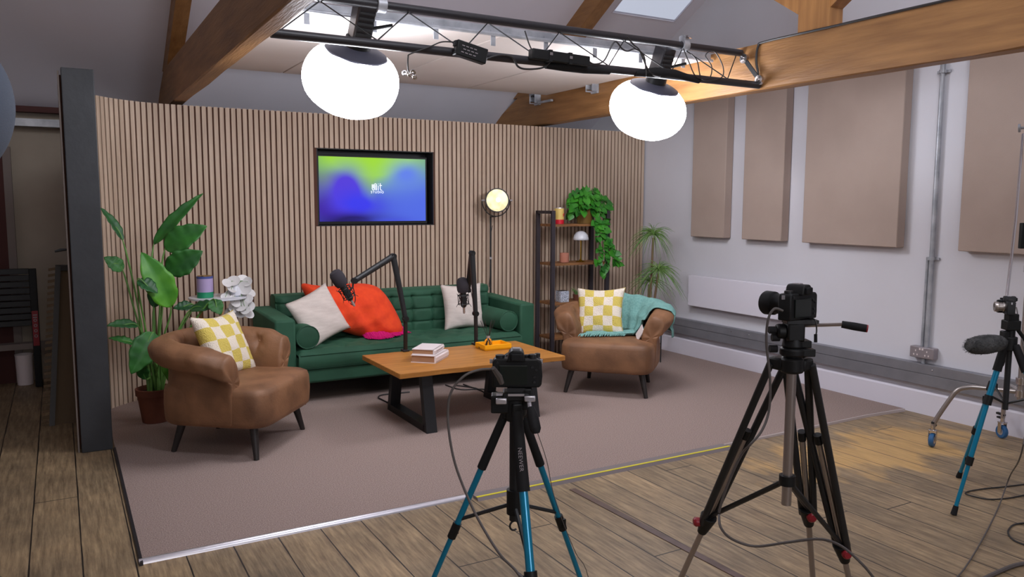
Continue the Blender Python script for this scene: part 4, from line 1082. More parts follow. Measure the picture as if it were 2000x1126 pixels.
# bird of paradise plant
PY = 6.20; pc = onz(308, 812, CZ)
t = thing('potted_plant', (.545, 6.16, CZ), 'tall broad-leaved plant in a terracotta pot behind the left armchair', 'plant')
px_, py_ = .545, 6.16
MB().lathe([(.085, 0), (.09, .002), (.118, .20), (.128, .20), (.130, .245), (.122, .248), (.112, .235), (.110, .21)], (px_, py_, CZ), seg=32).build('pot', 'terracotta', t)
MB().lathe([(.001, .218), (.112, .216)], (px_, py_, CZ), seg=24).build('soil', 'soil', t)
g = MB(); gs = MB(); soil = V((px_, py_, CZ+.21))
LV = [ # base px, tip px, width m, depth Y at base, tip, normal
    ((300, 478), (397, 377), .105, 6.30, 6.24, (-.5, -.8, .3), 0), ((322, 486), (404, 441), .20, 6.22, 6.10, (.1, -1, .5), 0), ((326, 530), (396, 490), .20, 6.12, 6.02, (.2, -1, .3), 0),
    ((334, 600), (276, 492), .22, 6.02, 6.05, (.1, -1, .1), 2), ((268, 548), (308, 572), .13, 5.98, 5.95, (0, -.6, .8), 1), ((240, 470), (194, 404), .085, 6.20, 6.25, (.6, -.7, .3), 1),
    ((240, 528), (203, 502), .12, 6.2, 6.2, (.2, -.9, .4), 0), ((270, 636), (208, 636), .10, 6.1, 6.05, (0, -.6, .8), 1), ((263, 672), (212, 660), .08, 6.1, 6.1, (0, -.5, .8), 0),
    ((300, 648), (256, 730), .20, 5.98, 5.90, (0, -1, .2), 0), ((378, 598), (338, 602), .10, 6.2, 6.2, (0, -.7, .7), 1), ((372, 604), (434, 600), .13, 6.12, 5.98, (0, -.7, .8), 1), ((412, 586), (432, 614), .12, 6.0, 5.95, (.2, -1, .2), 0),
    ((318, 690), (345, 760), .10, 6.0, 5.98, (0, -1, .1), 2), ((285, 740), (262, 690), .09, 6.05, 6.0, (0, -1, .2), 0), ((300, 600), (322, 520), .14, 6.2, 6.22, (-.2, -1, .1), 1)]
gd = MB(); gb = MB()
for (b, tp_, w_, ya, yb_, nr, dk) in LV:
    B = ony(b[0], b[1], ya); T_ = ony(tp_[0], tp_[1], yb_)
    leaf((g, gd, gb)[dk], B, T_, w_, nr, droop=.12, fold=.28, ripple=.003)
    m_ = soil.lerp(B, .5)+V((0, 0, .05)); s0 = soil+V((random.uniform(-.05, .05), random.uniform(-.05, .05), -.02))
    gs.tube(cat_path([s0, m_, B, B.lerp(T_, .5)+V(nr).normalized()*.01]), [.010]*6+[.0065]*6+[.004]*7, 7)
for i in range(5):
    a = i*1.3; gs.tube([soil+V((.04*math.cos(a), .04*math.sin(a), -.02)), soil+V((.05*math.cos(a), .05*math.sin(a), .30))], [.016, .010], 7)
g.build('leaves', 'leaf', t, solid=.002, angle=3); gd.build('dark_leaves', 'leafdark', t, solid=.002, angle=3); tag(gb.build('bright_leaves', 'leafbright', t, solid=.002, angle=3), 'bright young leaves'); gs.build('stems', 'stem', t)

# dracaena in the corner
DX, DY = 5.16, 6.25
t = thing('potted_plant', (DX, DY, CZ), 'spiky thin-leaved plant in the corner by the right wall', 'plant')
MB().lathe([(.10, 0), (.105, .003), (.14, .24), (.145, .26), (.13, .258), (.125, .235)], (DX, DY, CZ), seg=28).build('pot', 'whitegloss', t)
MB().lathe([(.001, .24), (.128, .238)], (DX, DY, CZ), seg=20).build('soil', 'soil', t)
gs = MB(); g = MB(); random.seed(31)
tops = [ony(1276, 458, DY+.02), ony(1286, 528, DY-.06), ony(1268, 540, DY+.08)]
tops[2].z -= .05
for q in tops: gs.tube(cat_path([(DX, DY, CZ+.22), (DX+(q.x-DX)*.5, DY+(q.y-DY)*.5, .5), q-V((0, 0, .03))], 5), .012, 8)
for ti, q in enumerate(tops):
    for k_ in range(95 if ti < 2 else 40):
        a = random.uniform(0, 2*PI); el = random.uniform(-.1, 1.45); L = random.uniform(.15, .26)
        d0 = V((math.cos(a)*math.cos(el), math.sin(a)*math.cos(el), math.sin(el)))
        pts_ = []
        for s_ in range(7):
            u = s_/6; pts_.append(q+d0*L*u+V((math.cos(a)*.06*u*u, math.sin(a)*.06*u*u, -.24*u**2.2*(1.2-el*.5))))
        pts_ = [V((min(p.x, 5.66), min(p.y, 6.96), p.z)) for p in pts_]
        g.tube(pts_, [.0028, .0034, .0032, .003, .0024, .0016, .0006], 4)
g.build('leaves', 'drac', t); gs.build('stem', 'bark', t)

# ================================================================ SHELF UNIT and its things
KX0, KX1, KY0, KY1 = 4.235, 4.90, 6.60, 6.88
sh = thing('shelf_unit', ((KX0+KX1)/2, 6.74, 0), 'tall open shelf unit with black frame and rustic wood shelves', 'shelf unit')
for x in (KX0, KX1):
    g = MB()
    for y in (KY0, KY1): g.box((x, y, (1.52+CZ)/2), (.04, .03, 1.52-CZ))
    g.box((x, (KY0+KY1)/2, 1.505), (.04, KY1-KY0, .03)); g.box((x, (KY0+KY1)/2, .08), (.04, KY1-KY0, .03))
    g.build('side_frame', 'shelf_metal', sh, smooth=False)
SHZ = [1.387, .998, .60, .25]
for z in SHZ: MB().box(((KX0+KX1)/2, (KY0+KY1)/2, z-.012), (KX1-KX0-.03, KY1-KY0, .024)).build('shelf', 'shelfwood', sh, smooth=False, bevel=.002)
SY = 6.68
c = ony(1092, 438, SY); t = thing('food_tin', (c.x, SY, SHZ[0]), 'yellow and red food tin on the top shelf beside the trailing plant', 'tin')
MT['tinyel'] = mat('tin_yellow', rgb(226, 196, 110), 0.4); MT['tinred'] = mat('tin_red', rgb(206, 24, 46), 0.4)
x_ = c.x
MB().lathe([(.046, 0), (.048, .002), (.048, .045)], (x_, SY, SHZ[0]), seg=24).build('red_band', 'tinred', t)
MB().lathe([(.048, .045), (.048, .155)], (x_, SY, SHZ[0]), seg=24, cap=False).build('yellow_band', 'tinyel', t)
MB().lathe([(.048, .155), (.046, .163), (.040, .163), (.02, .160)], (x_, SY, SHZ[0]), seg=24).build('lid', 'alu', t)
g = MB()
for (dx, dz) in ((.012, .095), (.024, .088), (.015, .078), (.028, .10)): g.sphere((x_+dx-.0, SY-.0465+dx*.25, SHZ[0]+dz), .008, 10, 6, (1, .4, 1))
g.build('tomato_motif', 'tinred', t)
# trailing pothos
c = ony(1142, 430, 6.72); PX = c.x
t = thing('potted_plant', (PX, 6.72, SHZ[0]), 'trailing heart-leaved plant in an olive pot on the top shelf', 'plant')
MB().lathe([(.07, 0), (.078, .002), (.098, .15), (.100, .19), (.092, .192), (.088, .17)], (PX, 6.72, SHZ[0]), seg=28).build('pot', 'wicker', t)
MB().lathe([(.001, .175), (.088, .172)], (PX, 6.72, SHZ[0]), seg=20).build('soil', 'soil', t)
g = MB(); gs = MB(); random.seed(17)
def heart(P, d, nrm, s_):
    d = Vector(d).normalized(); nrm = Vector(nrm).normalized(); sd = d.cross(nrm).normalized(); nrm = sd.cross(d)
    prof = [(0, .0), (-.12, .28), (.0, .48), (.25, .50), (.55, .36), (.8, .16), (1.0, 0)]
    vs = [P+d*(a*s_) for a in (0, .02, .12, .3, .55, .8, 1.0)]
    n_ = len(prof); L_ = [P+d*(a*s_)+sd*(b*s_)+nrm*(.16*b*s_) for a, b in prof]; R_ = [P+d*(a*s_)-sd*(b*s_)+nrm*(.16*b*s_) for a, b in prof]
    allv = vs+L_+R_; f_ = []
    for i in range(n_-1): f_.append((i, i+1, n_+i+1, n_+i)); f_.append((i, 2*n_+i, 2*n_+i+1, i+1))
    g.add(allv, f_)
crown = V((PX, 6.72, SHZ[0]+.18))
for k_ in range(230):
    a = random.uniform(0, 2*PI); el = random.uniform(-.55, 1.4); R_ = random.uniform(.10, .21)
    o_ = V((math.cos(a)*math.cos(el)*R_*1.15+.035, math.sin(a)*math.cos(el)*R_*.75, math.sin(el)*R_*.95))
    P = crown+o_; P.y = min(P.y, 6.93)
    if P.z < SHZ[0]+.02: P.z = SHZ[0]+.03; P.y = min(P.y, 6.56)
    if k_ % 5 and (P-V((PX, 6.72, P.z))).length < .12 and P.y < 6.68 and P.z < SHZ[0]+.16 and P.x < PX: continue
    heart(P, (o_.x+random.uniform(-.1, .1), o_.y, -.12+random.uniform(-.1, .05)), (random.uniform(-.4, .4), -1, random.uniform(.2, 1.2)), random.uniform(.05, .085))
    gs.tube([crown+V((random.uniform(-.04, .04), random.uniform(-.04, .04), -.02)), crown+o_*.6+V((0, 0, .04)), P], .0022, 5)
vines = [[(1168, 408), (1182, 430), (1180, 460), (1186, 490), (1180, 520), (1172, 532)], [(1160, 420), (1168, 435), (1176, 455), (1196, 485), (1200, 505), (1205, 515)], [(1172, 415), (1165, 440), (1172, 480), (1168, 512)]]
for vn in vines:
    pp_ = cat_path([ony(x, y, 6.55) for x, y in vn], 5)
    gs.tube(pp_, .0025, 5)
    for q in pp_[3:]:
        for _ in range(2):
            if random.random() < .75:
                heart(q+V((random.uniform(-.02, .03), random.uniform(-.03, .02), 0)), (random.uniform(-1, 1), random.uniform(-.4, 0), random.uniform(-.9, .1)), (random.uniform(-.4, .4), -1, random.uniform(0, .9)), random.uniform(.05, .085))
g.build('leaves', 'pothos', t, smooth=True, angle=3); gs.build('stems', 'stem', t)
# second shelf: candle and mushroom lamp
c = ony(1102, 512, SY); t = thing('jar_candle', (c.x, SY, SHZ[1]), 'pink amber glass candle jar on the second shelf', 'candle')
MB().lathe([(.035, 0), (.046, .003), (.048, .01), (.048, .098), (.044, .098), (.044, .012)], (c.x, SY, SHZ[1]), seg=24).build('jar', 'glasspink', t)
MT['wax'] = mat('cream_wax', rgb(200, 150, 124), 0.6)
MB().lathe([(.041, .013), (.043, .070), (.001, .070)], (c.x, SY, SHZ[1]), seg=20).build('wax', 'wax', t)
c = ony(1134, 512, SY); t = thing('table_lamp', (c.x, SY, SHZ[1]), 'small brass table lamp with a white dome shade on the second shelf', 'table lamp')
MB().lathe([(.05, 0), (.052, .004), (.045, .010), (.02, .015), (.008, .03)], (c.x, SY, SHZ[1]), seg=24).build('base', 'brass', t)
MB().cyl((c.x, SY, SHZ[1]+.01), (c.x, SY, SHZ[1]+.23), .006, 10).build('pole', 'brass', t)
MB().lathe([(.078, .224), (.077, .245), (.068, .275), (.048, .300), (.022, .313), (.003, .316)], (c.x, SY, SHZ[1]), seg=28, cap=False).build('lamp_shade', 'whitegloss', t, solid=.003)
c = ony(1098, 588, SY); t = thing('planter', (c.x, SY, SHZ[2]), 'square speckled planter on the third shelf', 'planter')
MB().box((c.x, SY, SHZ[2]+.056), (.10, .10, .112)).build('pot', 'speckle', t, bevel=.003)
MB().box((c.x, SY, SHZ[2]+.113), (.086, .086, .004)).build('soil', 'soil', t)
c = ony(1130, 588, SY); t = thing('potted_plant', (c.x, SY+.04, SHZ[2]), 'small grassy green plant on the third shelf behind the right armchair', 'plant')
MB().lathe([(.03, 0), (.038, .06), (.034, .06)], (c.x, SY+.04, SHZ[2]), seg=18).build('pot', 'terracotta', t)
g = MB()
for k_ in range(30):
    a = random.uniform(0, 6.28); g.tube([(c.x+.01*math.cos(a), SY+.04+.01*math.sin(a), SHZ[2]+.055), (c.x+.03*math.cos(a), SY+.04+.03*math.sin(a), SHZ[2]+.10), (c.x+.06*math.cos(a), SY+.04+.06*math.sin(a), SHZ[2]+random.uniform(.09, .13))], [.003, .0025, .001], 4)
g.build('leaves', 'drac', t)
c = ony(1095, 655, SY); t = thing('storage_basket', (c.x+.12, SY+.03, SHZ[3]), 'brown woven basket on the lowest shelf', 'basket')
x_ = c.x+.12
MB().lathe([(.08, 0), (.085, .003), (.10, .11), (.095, .113), (.085, .02)], (x_, SY+.03, SHZ[3]), seg=28).build('basket', 'shelfwood', t)

# ================================================================ FLOOR LAMP behind the sofa
LY = 6.90; c = ony(965, 391, 6.82); lx = ony(961, 500, LY).x
t = thing('floor_lamp', (lx, LY, CZ), 'black tripod-style floor lamp with round glowing reflector behind the sofa', 'floor lamp')
ax = V((-.30, -.94, .05)).normalized(); hd = V((lx, 6.80, c.z))
MB().tube([(lx, 6.93, CZ), (lx, 6.93, hd.z-.16)], .009, 10).build('pole', 'black_metal', t)
MB().lathe([(.03, 0), (.09, .001), (.09, .008), (.02, .014)], (lx, 6.895, CZ), seg=24).build('base', 'black_metal', t)
MB().cyl((lx, 6.93, 1.04), (lx, 6.93, 1.06), .013, 10).build('clamp_collar', 'alu', t)
MB().lathe([(.02, -.075), (.06, -.07), (.095, -.045), (.112, -.005), (.118, .0), (.118, .022), (.108, .022), (.106, 0)], hd, ax, 32).build('lamp_shade', 'black_metal', t)
def bulbmat():
    m = mat('reflector_glow', rgb(210, 190, 140), 0.25, 0.6, emit=(1, .84, .5, 1), estr=.42); nt = m.node_tree; n = nt.nodes; b = n['Principled BSDF']
    tc = n.new('ShaderNodeTexCoord'); nz = n.new('ShaderNodeTexNoise'); nz.inputs['Scale'].default_value = 14; nz.inputs['Detail'].default_value = 1
    rp = n.new('ShaderNodeValToRGB'); rp.color_ramp.elements[0].position = .38; rp.color_ramp.elements[0].color = (.30, .26, .15, 1); rp.color_ramp.elements[1].position = .62; rp.color_ramp.elements[1].color = (1.0, .92, .72, 1)
    nt.links.new(tc.outputs['Object'], nz.inputs[0]); nt.links.new(nz.outputs[0], rp.inputs[0]); nt.links.new(rp.outputs[0], b.inputs['Emission Color']); return m
MT['bulb'] = bulbmat()
MB().lathe([(.001, -.02), (.05, -.012), (.09, .004), (.107, .016)], hd, ax, 32).build('reflector', 'bulb', t)
MT['bulbhot'] = mat('bulb_hot', rgb(255, 240, 210), .4, emit=(1, .93, .75, 1), estr=3)
MB().sphere(hd+ax*.008+V((.01, 0, .005)), .026, 14, 9).build('bulb', 'bulbhot', t)
g = MB(); yk = []
for k_ in range(15):
    a = PI+PI*k_/14; sd_ = V((.95, -.30, 0)).normalized(); yk.append(hd+sd_*.138*math.cos(a)+V((0, .0, 1))*.155*math.sin(a)+V((0, .02, 0)))
g.tube(yk, .005, 8); g.tube([yk[7], V((lx, 6.93, hd.z-.16))], .007, 8); g.build('yoke', 'black_metal', t)
g = MB()
for sg in (-1, 1): q = hd+V((.95, -.30, 0)).normalized()*.138*sg; g.cyl(q-V((.014, 0, 0)), q+V((.014, 0, 0)), .009, 10)
g.each('knob', 'alu', t)
cable('cable', [ony(962, 440, 6.94), ony(957, 470, 6.94), ony(959, 510, 6.94), ony(955, 560, 6.94)], .003, 'thin black lamp cord hanging by the floor lamp pole')
# black stick of a side table behind the right chair
t = thing('side_table', (4.86, 5.83, CZ), 'small black side table standing behind the right armchair', 'side table')
p = onz(1290, 707, CZ); t.location = (p.x-.09, p.y+.05, CZ)
MB().tube([(p.x, p.y, CZ), (p.x, p.y, .50)], .006, 8).build('leg', 'black_metal', t)
MB().tube([(p.x-.2, p.y+.1, CZ), (p.x-.2, p.y+.1, .50)], .006, 8).build('leg', 'black_metal', t)
MB().tube([(p.x-.02, p.y+.22, CZ), (p.x-.02, p.y+.22, .50)], .006, 8).build('leg', 'black_metal', t)
MB().tube([(p.x, p.y, .20), (p.x-.2, p.y+.1, .20), (p.x-.02, p.y+.22, .20), (p.x, p.y, .20)], .005, 6).build('brace', 'black_metal', t)
MB().lathe([(.14, .50), (.145, .505), (.145, .51), (.14, .515)], (p.x-.085, p.y+.10, 0), seg=28).build('tabletop', 'black_metal', t)

# ================================================================ CAMERAS AND TRIPODS
def foot(A, px, py, rho, far):
    """floor point at distance rho from the foot of A whose leg passes image point (px,py)"""
    r1 = ray(px, py); r0 = A-V((0, 0, CAMZ)); n = r0.cross(r1)
    # plane n.(p - cam)=0 meets z=0: n.x X + n.y Y = n.z*CAMZ
    c_ = n.z*CAMZ; nn_ = V((n.x, n.y)); d = (c_-(nn_.x*A.x+nn_.y*A.y))/nn_.length; base = V((A.x, A.y))+nn_.normalized()*d
    h_ = math.sqrt(max(0, rho*rho-d*d)); tdir = V((-nn_.y, nn_.x)).normalized()
    c1 = base+tdir*h_; c2 = base-tdir*h_
    v_ = V((_f.x, _f.y)); o_ = c1 if ((c1-c2).dot(v_) > 0) == far else c2
    return V((o_.x, o_.y, 0))
def stills_camera(pos, aim, label, sc_=1.0, silver=False, ll=1.0):
    """pos: underside centre; aim: horizontal direction of the lens"""
    aim = Vector(aim); aim.normalize(); X = aim.cross(V((0, 0, 1))).normalized(); Z = X.cross(aim)
    M = Matrix((X, aim, Z)).transposed().to_4x4(); M = Matrix.Translation(pos) @ M @ Matrix.Scale(sc_, 4)
    t = thing('camera', pos, label, 'camera', group='cameras on tripods')
    g = MB(); g.prism([(-.066, 0), (.066, 0), (.068, .02), (.068, .072), (.060, .080), (-.060, .080), (-.066, .07)], 'y', -.022, .022)
    g.v = [M @ v for v in g.v]; g.build('body', 'black_plastic', t, bevel=.004*sc_)
    g = MB(); g.prism([(.036, 0), (.070, 0), (.073, .03), (.070, .076), (.040, .078)], 'y', -.02, .05); g.v = [M @ v for v in g.v]; g.build('grip', 'black_rubber', t, bevel=.008*sc_)
    g = MB(); g.prism([(-.026, .074), (.026, .074), (.020, .098), (.012, .106), (-.012, .106), (-.020, .098)], 'y', -.034, .028); g.v = [M @ v for v in g.v]; g.build('viewfinder_hump', 'black_plastic', t, bevel=.004*sc_)
    g = MB(); g.box((0, -.036, .088), (.030, .012, .020), M); g.build('eyecup', 'black_rubber', t, bevel=.003*sc_)
    g = MB(); g.box((-.008, -.0245, .036), (.078, .004, .054), M); g.build('display', 'screen', t, smooth=False, bevel=.001)
    q = M.to_3x3().normalized(); c0 = M @ V((-.008, .02, .042)); a3 = (q @ V((0, 1, 0)))
    s_ = sc_
    MB().lathe([(r0*s_*(.8 if silver else 1), z0*s_*ll) for r0, z0 in ((.034, 0), (.034, .012), (.031, .016), (.031, .05), (.036, .055), (.037, .085), (.034, .09), (.026, .09), (.025, .075))], c0, a3, 28).build('lens', 'silver' if silver else 'black_rubber', t)
    MB().lathe([(.001, .076*s_*ll), (.0255*s_*(.8 if silver else 1), .075*s_*ll)], c0, a3, 20).build('front_glass', 'lens', t)
    g = MB()
    for (x, y, r_, h_) in ((.045, .0, .011, .012), (.060, .025, .008, .010), (-.045, .0, .013, .010), (.030, .012, .008, .008)):
        g.lathe([(r_*s_, 0), (r_*s_, h_*s_), (r_*.7*s_, h_*s_+.001)], M @ V((x, y, .078)), q @ V((0, 0, 1)), 16)
    g.each('dial', 'black_metal', t)
    g = MB(); g.box((0, 0, .1065), (.020, .02, .004), M); g.build('hot_shoe', 'alu', t, smooth=False)
    g = MB()
    for (x, z) in ((.044, .058), (.056, .05), (.05, .03), (.05, .016), (-.052, .07)): g.lathe([(.004*s_, 0), (.0035*s_, .003*s_)], M @ V((x, -.022, z)), q @ V((0, -1, 0)), 10)
    g.each('button', 'black_metal', t)
    g = MB()
    for x in (-.07, .07): g.box((x, 0, .07), (.008, .006, .012), M)
    g.each('strap_lug', 'alu', t, smooth=False)
    return t, M
def leg_teal(t, A, Ft, top_len=.26, r=.014, c1=.40, c2=.73):
    k = r/.014
    A, Ft = Vector(A), Vector(Ft); d = (Ft-A); L = d.length; d.normalize()
    o = MB().tube([A, A+d*top_len], [.018*k, .0205*k], 14).build('leg', 'black_rubber', t)
    MB().tube([A+d*(top_len-.005), A+d*(c1+.01)], r, 14).build('upper_section', 'teal', o)
    j = A+d*c1; MB().tube([j, j+d*.05], .020*k, 12).build('clamp', 'black_plastic', o)
    MB().tube([j, A+d*(c2+.01)], r*.86, 14).build('middle_section', 'teal', o)
    k_ = A+d*c2; MB().tube([k_, k_+d*.045], .017*k, 12).build('clamp', 'black_plastic', o)
    MB().tube([k_, Ft-d*.04], r*.70, 12).build('lower_section', 'teal', o)
    MB().tube([Ft-d*.05, Ft-d*.003], [.012*k, .015*k], 10).build('rubber_foot', 'black_rubber', o)
    sdx = d.cross(V((0, 0, 1))).normalized(); g = MB(); g.box(j+d*.025+sdx*.019*k, (.016*k, .016*k, .03)); g.box(k_+d*.022+sdx*.016*k, (.014*k, .014*k, .026)); g.each('clamp_lever', 'black_plastic', o, smooth=False)
    return o, d, j
# --- A : centre, teal travel tripod, seen from behind
A = at(1005, 800, 2.22)
tA = thing('tripod', (A.x, A.y, 0), 'black and teal tripod in the centre foreground', 'tripod', group='black and teal tripods')
Fl = foot(A, 862, 1110, .46, True); Fr = foot(A, 1118, 1100, .46, True)
# third leg comes toward the viewer
Fc = foot(A, 1034, 1120, .40, False)
g = MB(); g.cyl(A+V((0, 0, -.03)), A+V((0, 0, .035)), .026, 20); 
for Ft in (Fl, Fr, Fc):
    d = V((Ft.x-A.x, Ft.y-A.y, 0)).normalized(); g.box(A+d*.018, (.036, .028, .05), rz=math.atan2(d.y, d.x))
g.build('hub', 'black_plastic', tA, bevel=.004)
js = []
for Ft in (Fl, Fr, Fc):
    d = V((Ft.x-A.x, Ft.y-A.y, 0)).normalized(); o, dd, j = leg_teal(tA, A+d*.022, Ft, .195 if Ft is not Fc else .215, .0125 if Ft is Fc else .0092, .42 if Ft is Fc else .385, .80 if Ft is Fc else .72); js.append(j)
    if Ft is Fc:
        dv = V((A.x, A.y, 0)); dv = -dv.normalized()    # toward the camera
        nrm = (dv-dd*dv.dot(dd)).normalized()
        pos = A+d*.022+dd*.13+nrm*.0180
        text_mesh('NEEWER', .0158, 'outlet', o, frame(pos, dd, nrm.cross(dd)), 'lettering', .0005, 1.05)
cb_ = A+V((0, 0, -.32)); MB().tube([A, cb_], .014, 12).build('centre_column', 'black_metal', tA)
g = MB(); g.cyl(cb_+V((0, 0, .02)), cb_+V((0, 0, .09)), .022, 14); g.build('column_collar', 'black_plastic', tA)
g = MB(); g.tube([cb_+V((.014*math.cos(a_), 0, -.016+.014*math.sin(a_))) for a_ in [i*PI/6 for i in range(11)]], .003, 6); g.build('weight_hook', 'black_metal', tA)
g = MB()
for j in js: g.tube([cb_+V((0, 0, .05)), j+V((0, 0, .01))], .006, 6)
g.build('spreader', 'black_metal', tA)
g = MB()
for (px, py) in ((979, 783), (1035, 778)): g.box(at(px, py, 2.17), (.03, .012, .016), rz=-.5)
g.each('leg_latch', 'alu', tA, bevel=.003)
CA = at(1008, 762, 2.22)
g = MB(); g.cyl(A+V((0, 0, .03)), CA+V((0, 0, -.03)), .018, 14); g.build('head_stem', 'black_metal', tA)
hR = Matrix((RX, V((-RX.y, RX.x, 0)).normalized(), V((0, 0, 1)))).transposed()
g = MB(); g.box(CA+V((0, 0, -.012)), (.075, .07, .022), R=hR); g.box(CA+RX*-.045+V((0, 0, -.035)), (.05, .05, .05), R=hR); g.box(CA+RX*.03+V((0, 0, -.02)), (.03, .05, .06), R=hR); g.cyl(CA+V((0, 0, -.07)), CA+V((0, 0, -.02)), .03, 16)
g.build('pan_head', 'black_plastic', tA, bevel=.004)
g = MB(); g.box(CA+RX*-.045+V((0, 0, -.008))-_f*.026, (.02, .006, .006), R=hR); g.box(CA+RX*.0+V((0, 0, -.008))-_f*.036, (.045, .005, .006), R=hR); g.build('level_vial', 'alu', tA, smooth=False)
MB().tube([CA+RX*.035-_f*.03+V((0, 0, -.02)), at(1035, 800, 2.14), at(1040, 815, 2.12)], .006, 8).build('pan_bar', 'alu', tA)
MB().tube([at(1036, 795, 2.13), at(1040, 812, 2.12), at(1046, 838, 2.10), at(1047, 845, 2.10)], [.010, .016, .015, .010], 12).build('pan_grip', 'black_rubber', tA)
g = MB(); g.box(CA+V((0, 0, .006)), (.05, .05, .012), R=hR); g.build('quick_release_plate', 'black_metal', tA, smooth=False)
stA, MA = stills_camera(CA+V((0, 0, .013)), V((_f.x, _f.y, 0)), 'black camera on the centre tripod seen from behind', 1.0)
p0 = at(975, 735, 2.15); p1 = at(963, 718, 2.12)
g = MB(); g.tube([p1, p0, at(980, 748, 2.16)], [.006, .0085, .007], 8)
hp = tag(g.build('cable_plug', 'greycable'), 'grey cable plug at the left side of the centre camera', 'plug')
cable('cable', [at(963, 720, 2.13), at(935, 722, 2.13), at(905, 735, 2.12), at(880, 768, 2.12), at(875, 820, 2.12), at(885, 890, 2.1), at(905, 950, 2.08), at(935, 1015, 2.02), at(975, 1080, 1.95), at(1012, 1120, 1.90), at(1040, 1180, 1.88), onz(1180, 1560)], .0034, 'long black video cable curving down from the centre camera', 'greycable', k=8, seg=8)
cable('cable', [at(1050, 845, 2.2), at(1068, 900, 2.25), at(1080, 960, 2.3), at(1100, 1020, 2.35), at(1125, 1080, 2.4), at(1150, 1130, 2.45), onz(1180, 1300)], .0011, 'very thin grey cord hanging right of the centre tripod', 'greycable', k=5)
cable('cable', [at(985, 790, 2.2), at(965, 800, 2.2)], .001, 'x') if False else None

# --- B : large video tripod with twin-tube legs
B0 = at(1547, 712, 2.52)
tB = thing('tripod', (B0.x, B0.y, 0), 'large black tripod with silver column and red knobs at right of centre', 'tripod')
F1 = foot(B0, 1345, 1105, .58, True); F2 = foot(B0, 1645, 1100, .60, False); F3 = foot(B0, 1580, 1060, .55, True)
F2 = onz(1680, 1230); 
g = MB(); g.cyl(B0+V((0, 0, -.025)), B0+V((0, 0, .025)), .036, 20)
for Ft in (F1, F2, F3):
    d = V((Ft.x-B0.x, Ft.y-B0.y, 0)).normalized(); g.box(B0+d*.04+V((0, 0, .0)), (.055, .075, .04), rz=math.atan2(d.y, d.x))
g.build('hub', 'black_plastic', tB, bevel=.008)
mids = []
for Ft in (F1, F2, F3):
    d = V((Ft.x-B0.x, Ft.y-B0.y, 0)).normalized(); sd_ = V((-d.y, d.x, 0)); a = B0+d*.055; dd = (Ft-a).normalized(); L = (Ft-a).length; fz = .61 if Ft is F1 else (.67 if Ft is F2 else .56)
    m_ = a+dd*(L*fz)
    g = MB()
    for s_ in (-1, 1): g.tube([a+sd_*.036*s_, m_+sd_*.020*s_], .0125, 10)
    lg_ = g.build('leg', 'black_metal', tB)
    MB().tube([a+dd*(L*.26), Ft-dd*.03], .0105, 12).build('inner_tube', 'silver', lg_)
    g = MB(); g.cyl(a+dd*(L*.24), a+dd*(L*.27), .0135, 12); g.build('tube_cap', 'black_plastic', lg_)
    R_ = V((0, 0, 1)).rotation_difference(dd).to_matrix()
    g = MB(); g.tube([m_-dd*.035, m_+dd*.05], [.032, .017], 12); g.build('lock_collar', 'black_plastic', lg_, bevel=.003)
    kd = -sd_ if Ft is F1 else V((-_f.x, -_f.y, 0)).normalized()
    kd = -RX if Ft is F1 else kd
    kn = m_-dd*.005+kd*.036; MB().lathe([(.005, -.014), (.016, -.012), (.018, .004), (.012, .012)], kn, kd, 14).build('lock_knob', 'red', lg_)
    MB().tube([Ft-dd*.035, Ft-dd*.008], [.016, .018], 10).build('rubber_foot', 'black_rubber', lg_)
    mids.append(m_-dd*.03)
cbB = B0+V((0, 0, -.46)); MB().tube([B0+V((0, 0, -.02)), cbB], .0155, 16).build('centre_column', 'silver', tB)
cz_ = B0+V((0, 0, -.40)); cz_ = at(1541, 945, 2.52); cz_.x, cz_.y = B0.x, B0.y
MB().cyl(cz_+V((0, 0, -.016)), cz_+V((0, 0, .016)), .026, 16).build('brace_collar', 'black_plastic', tB)
g = MB()
for m_ in mids: g.tube([cz_, m_], .009, 8)
g.build('brace', 'black_metal', tB)
# head
HB = at(1547, 640, 2.52); HB.x, HB.y = B0.x, B0.y
g = MB(); g.cyl(B0+V((0, 0, .02)), B0+V((0, 0, .035)), .018, 16); g.build('neck', 'black_metal', tB)
g = MB(); zA = B0.z+.030
g.lathe([(.034, 0), (.040, .004), (.040, .022), (.034, .026)], (B0.x, B0.y, zA), seg=24); g.box((B0.x+RX.x*.02, B0.y+RX.y*.02, zA+.013), (.085, .06, .024), R=hR)
g.lathe([(.03, 0), (.034, .004), (.030, .03), (.026, .034)], (B0.x, B0.y, zA+.026), seg=22); g.box((B0.x+RX.x*.016, B0.y+RX.y*.016, zA+.040), (.07, .05, .022), R=hR)
g.build('pan_head', 'black_plastic', tB, bevel=.004)
zH = zA+.052
g = MB(); c0 = V((B0.x, B0.y, zH))
g.box(c0+V((0, 0, .025)), (.055, .06, .058), R=hR); g.cyl(c0+RX*-.055+V((0, 0, .026)), c0+RX*-.025+V((0, 0, .026)), .024, 16); g.build('tilt_head', 'black_plastic', tB, bevel=.006)
g = MB()
for (dx, dz) in ((-.066, .030), (-.056, .006), (-.062, -.03)): g.cyl(c0+RX*(dx-.012)+V((0, 0, dz)), c0+RX*(dx+.012)+V((0, 0, dz)), .012, 10)
g.each('adjusting_knob', 'black_rubber', tB)
pB = c0+V((0, 0, .052)); g = MB(); g.box(pB+RX*.02+V((0, 0, .006)), (.10, .055, .014), R=hR); g.build('quick_release_plate', 'black_metal', tB, smooth=False, bevel=.002)
hdl = at(1645, 633, 2.44); hdl2 = at(1692, 641, 2.42)
MB().tube([c0+RX*.03+V((0, 0, .044)), hdl], .0055, 8).build('pan_bar', 'silver', tB)
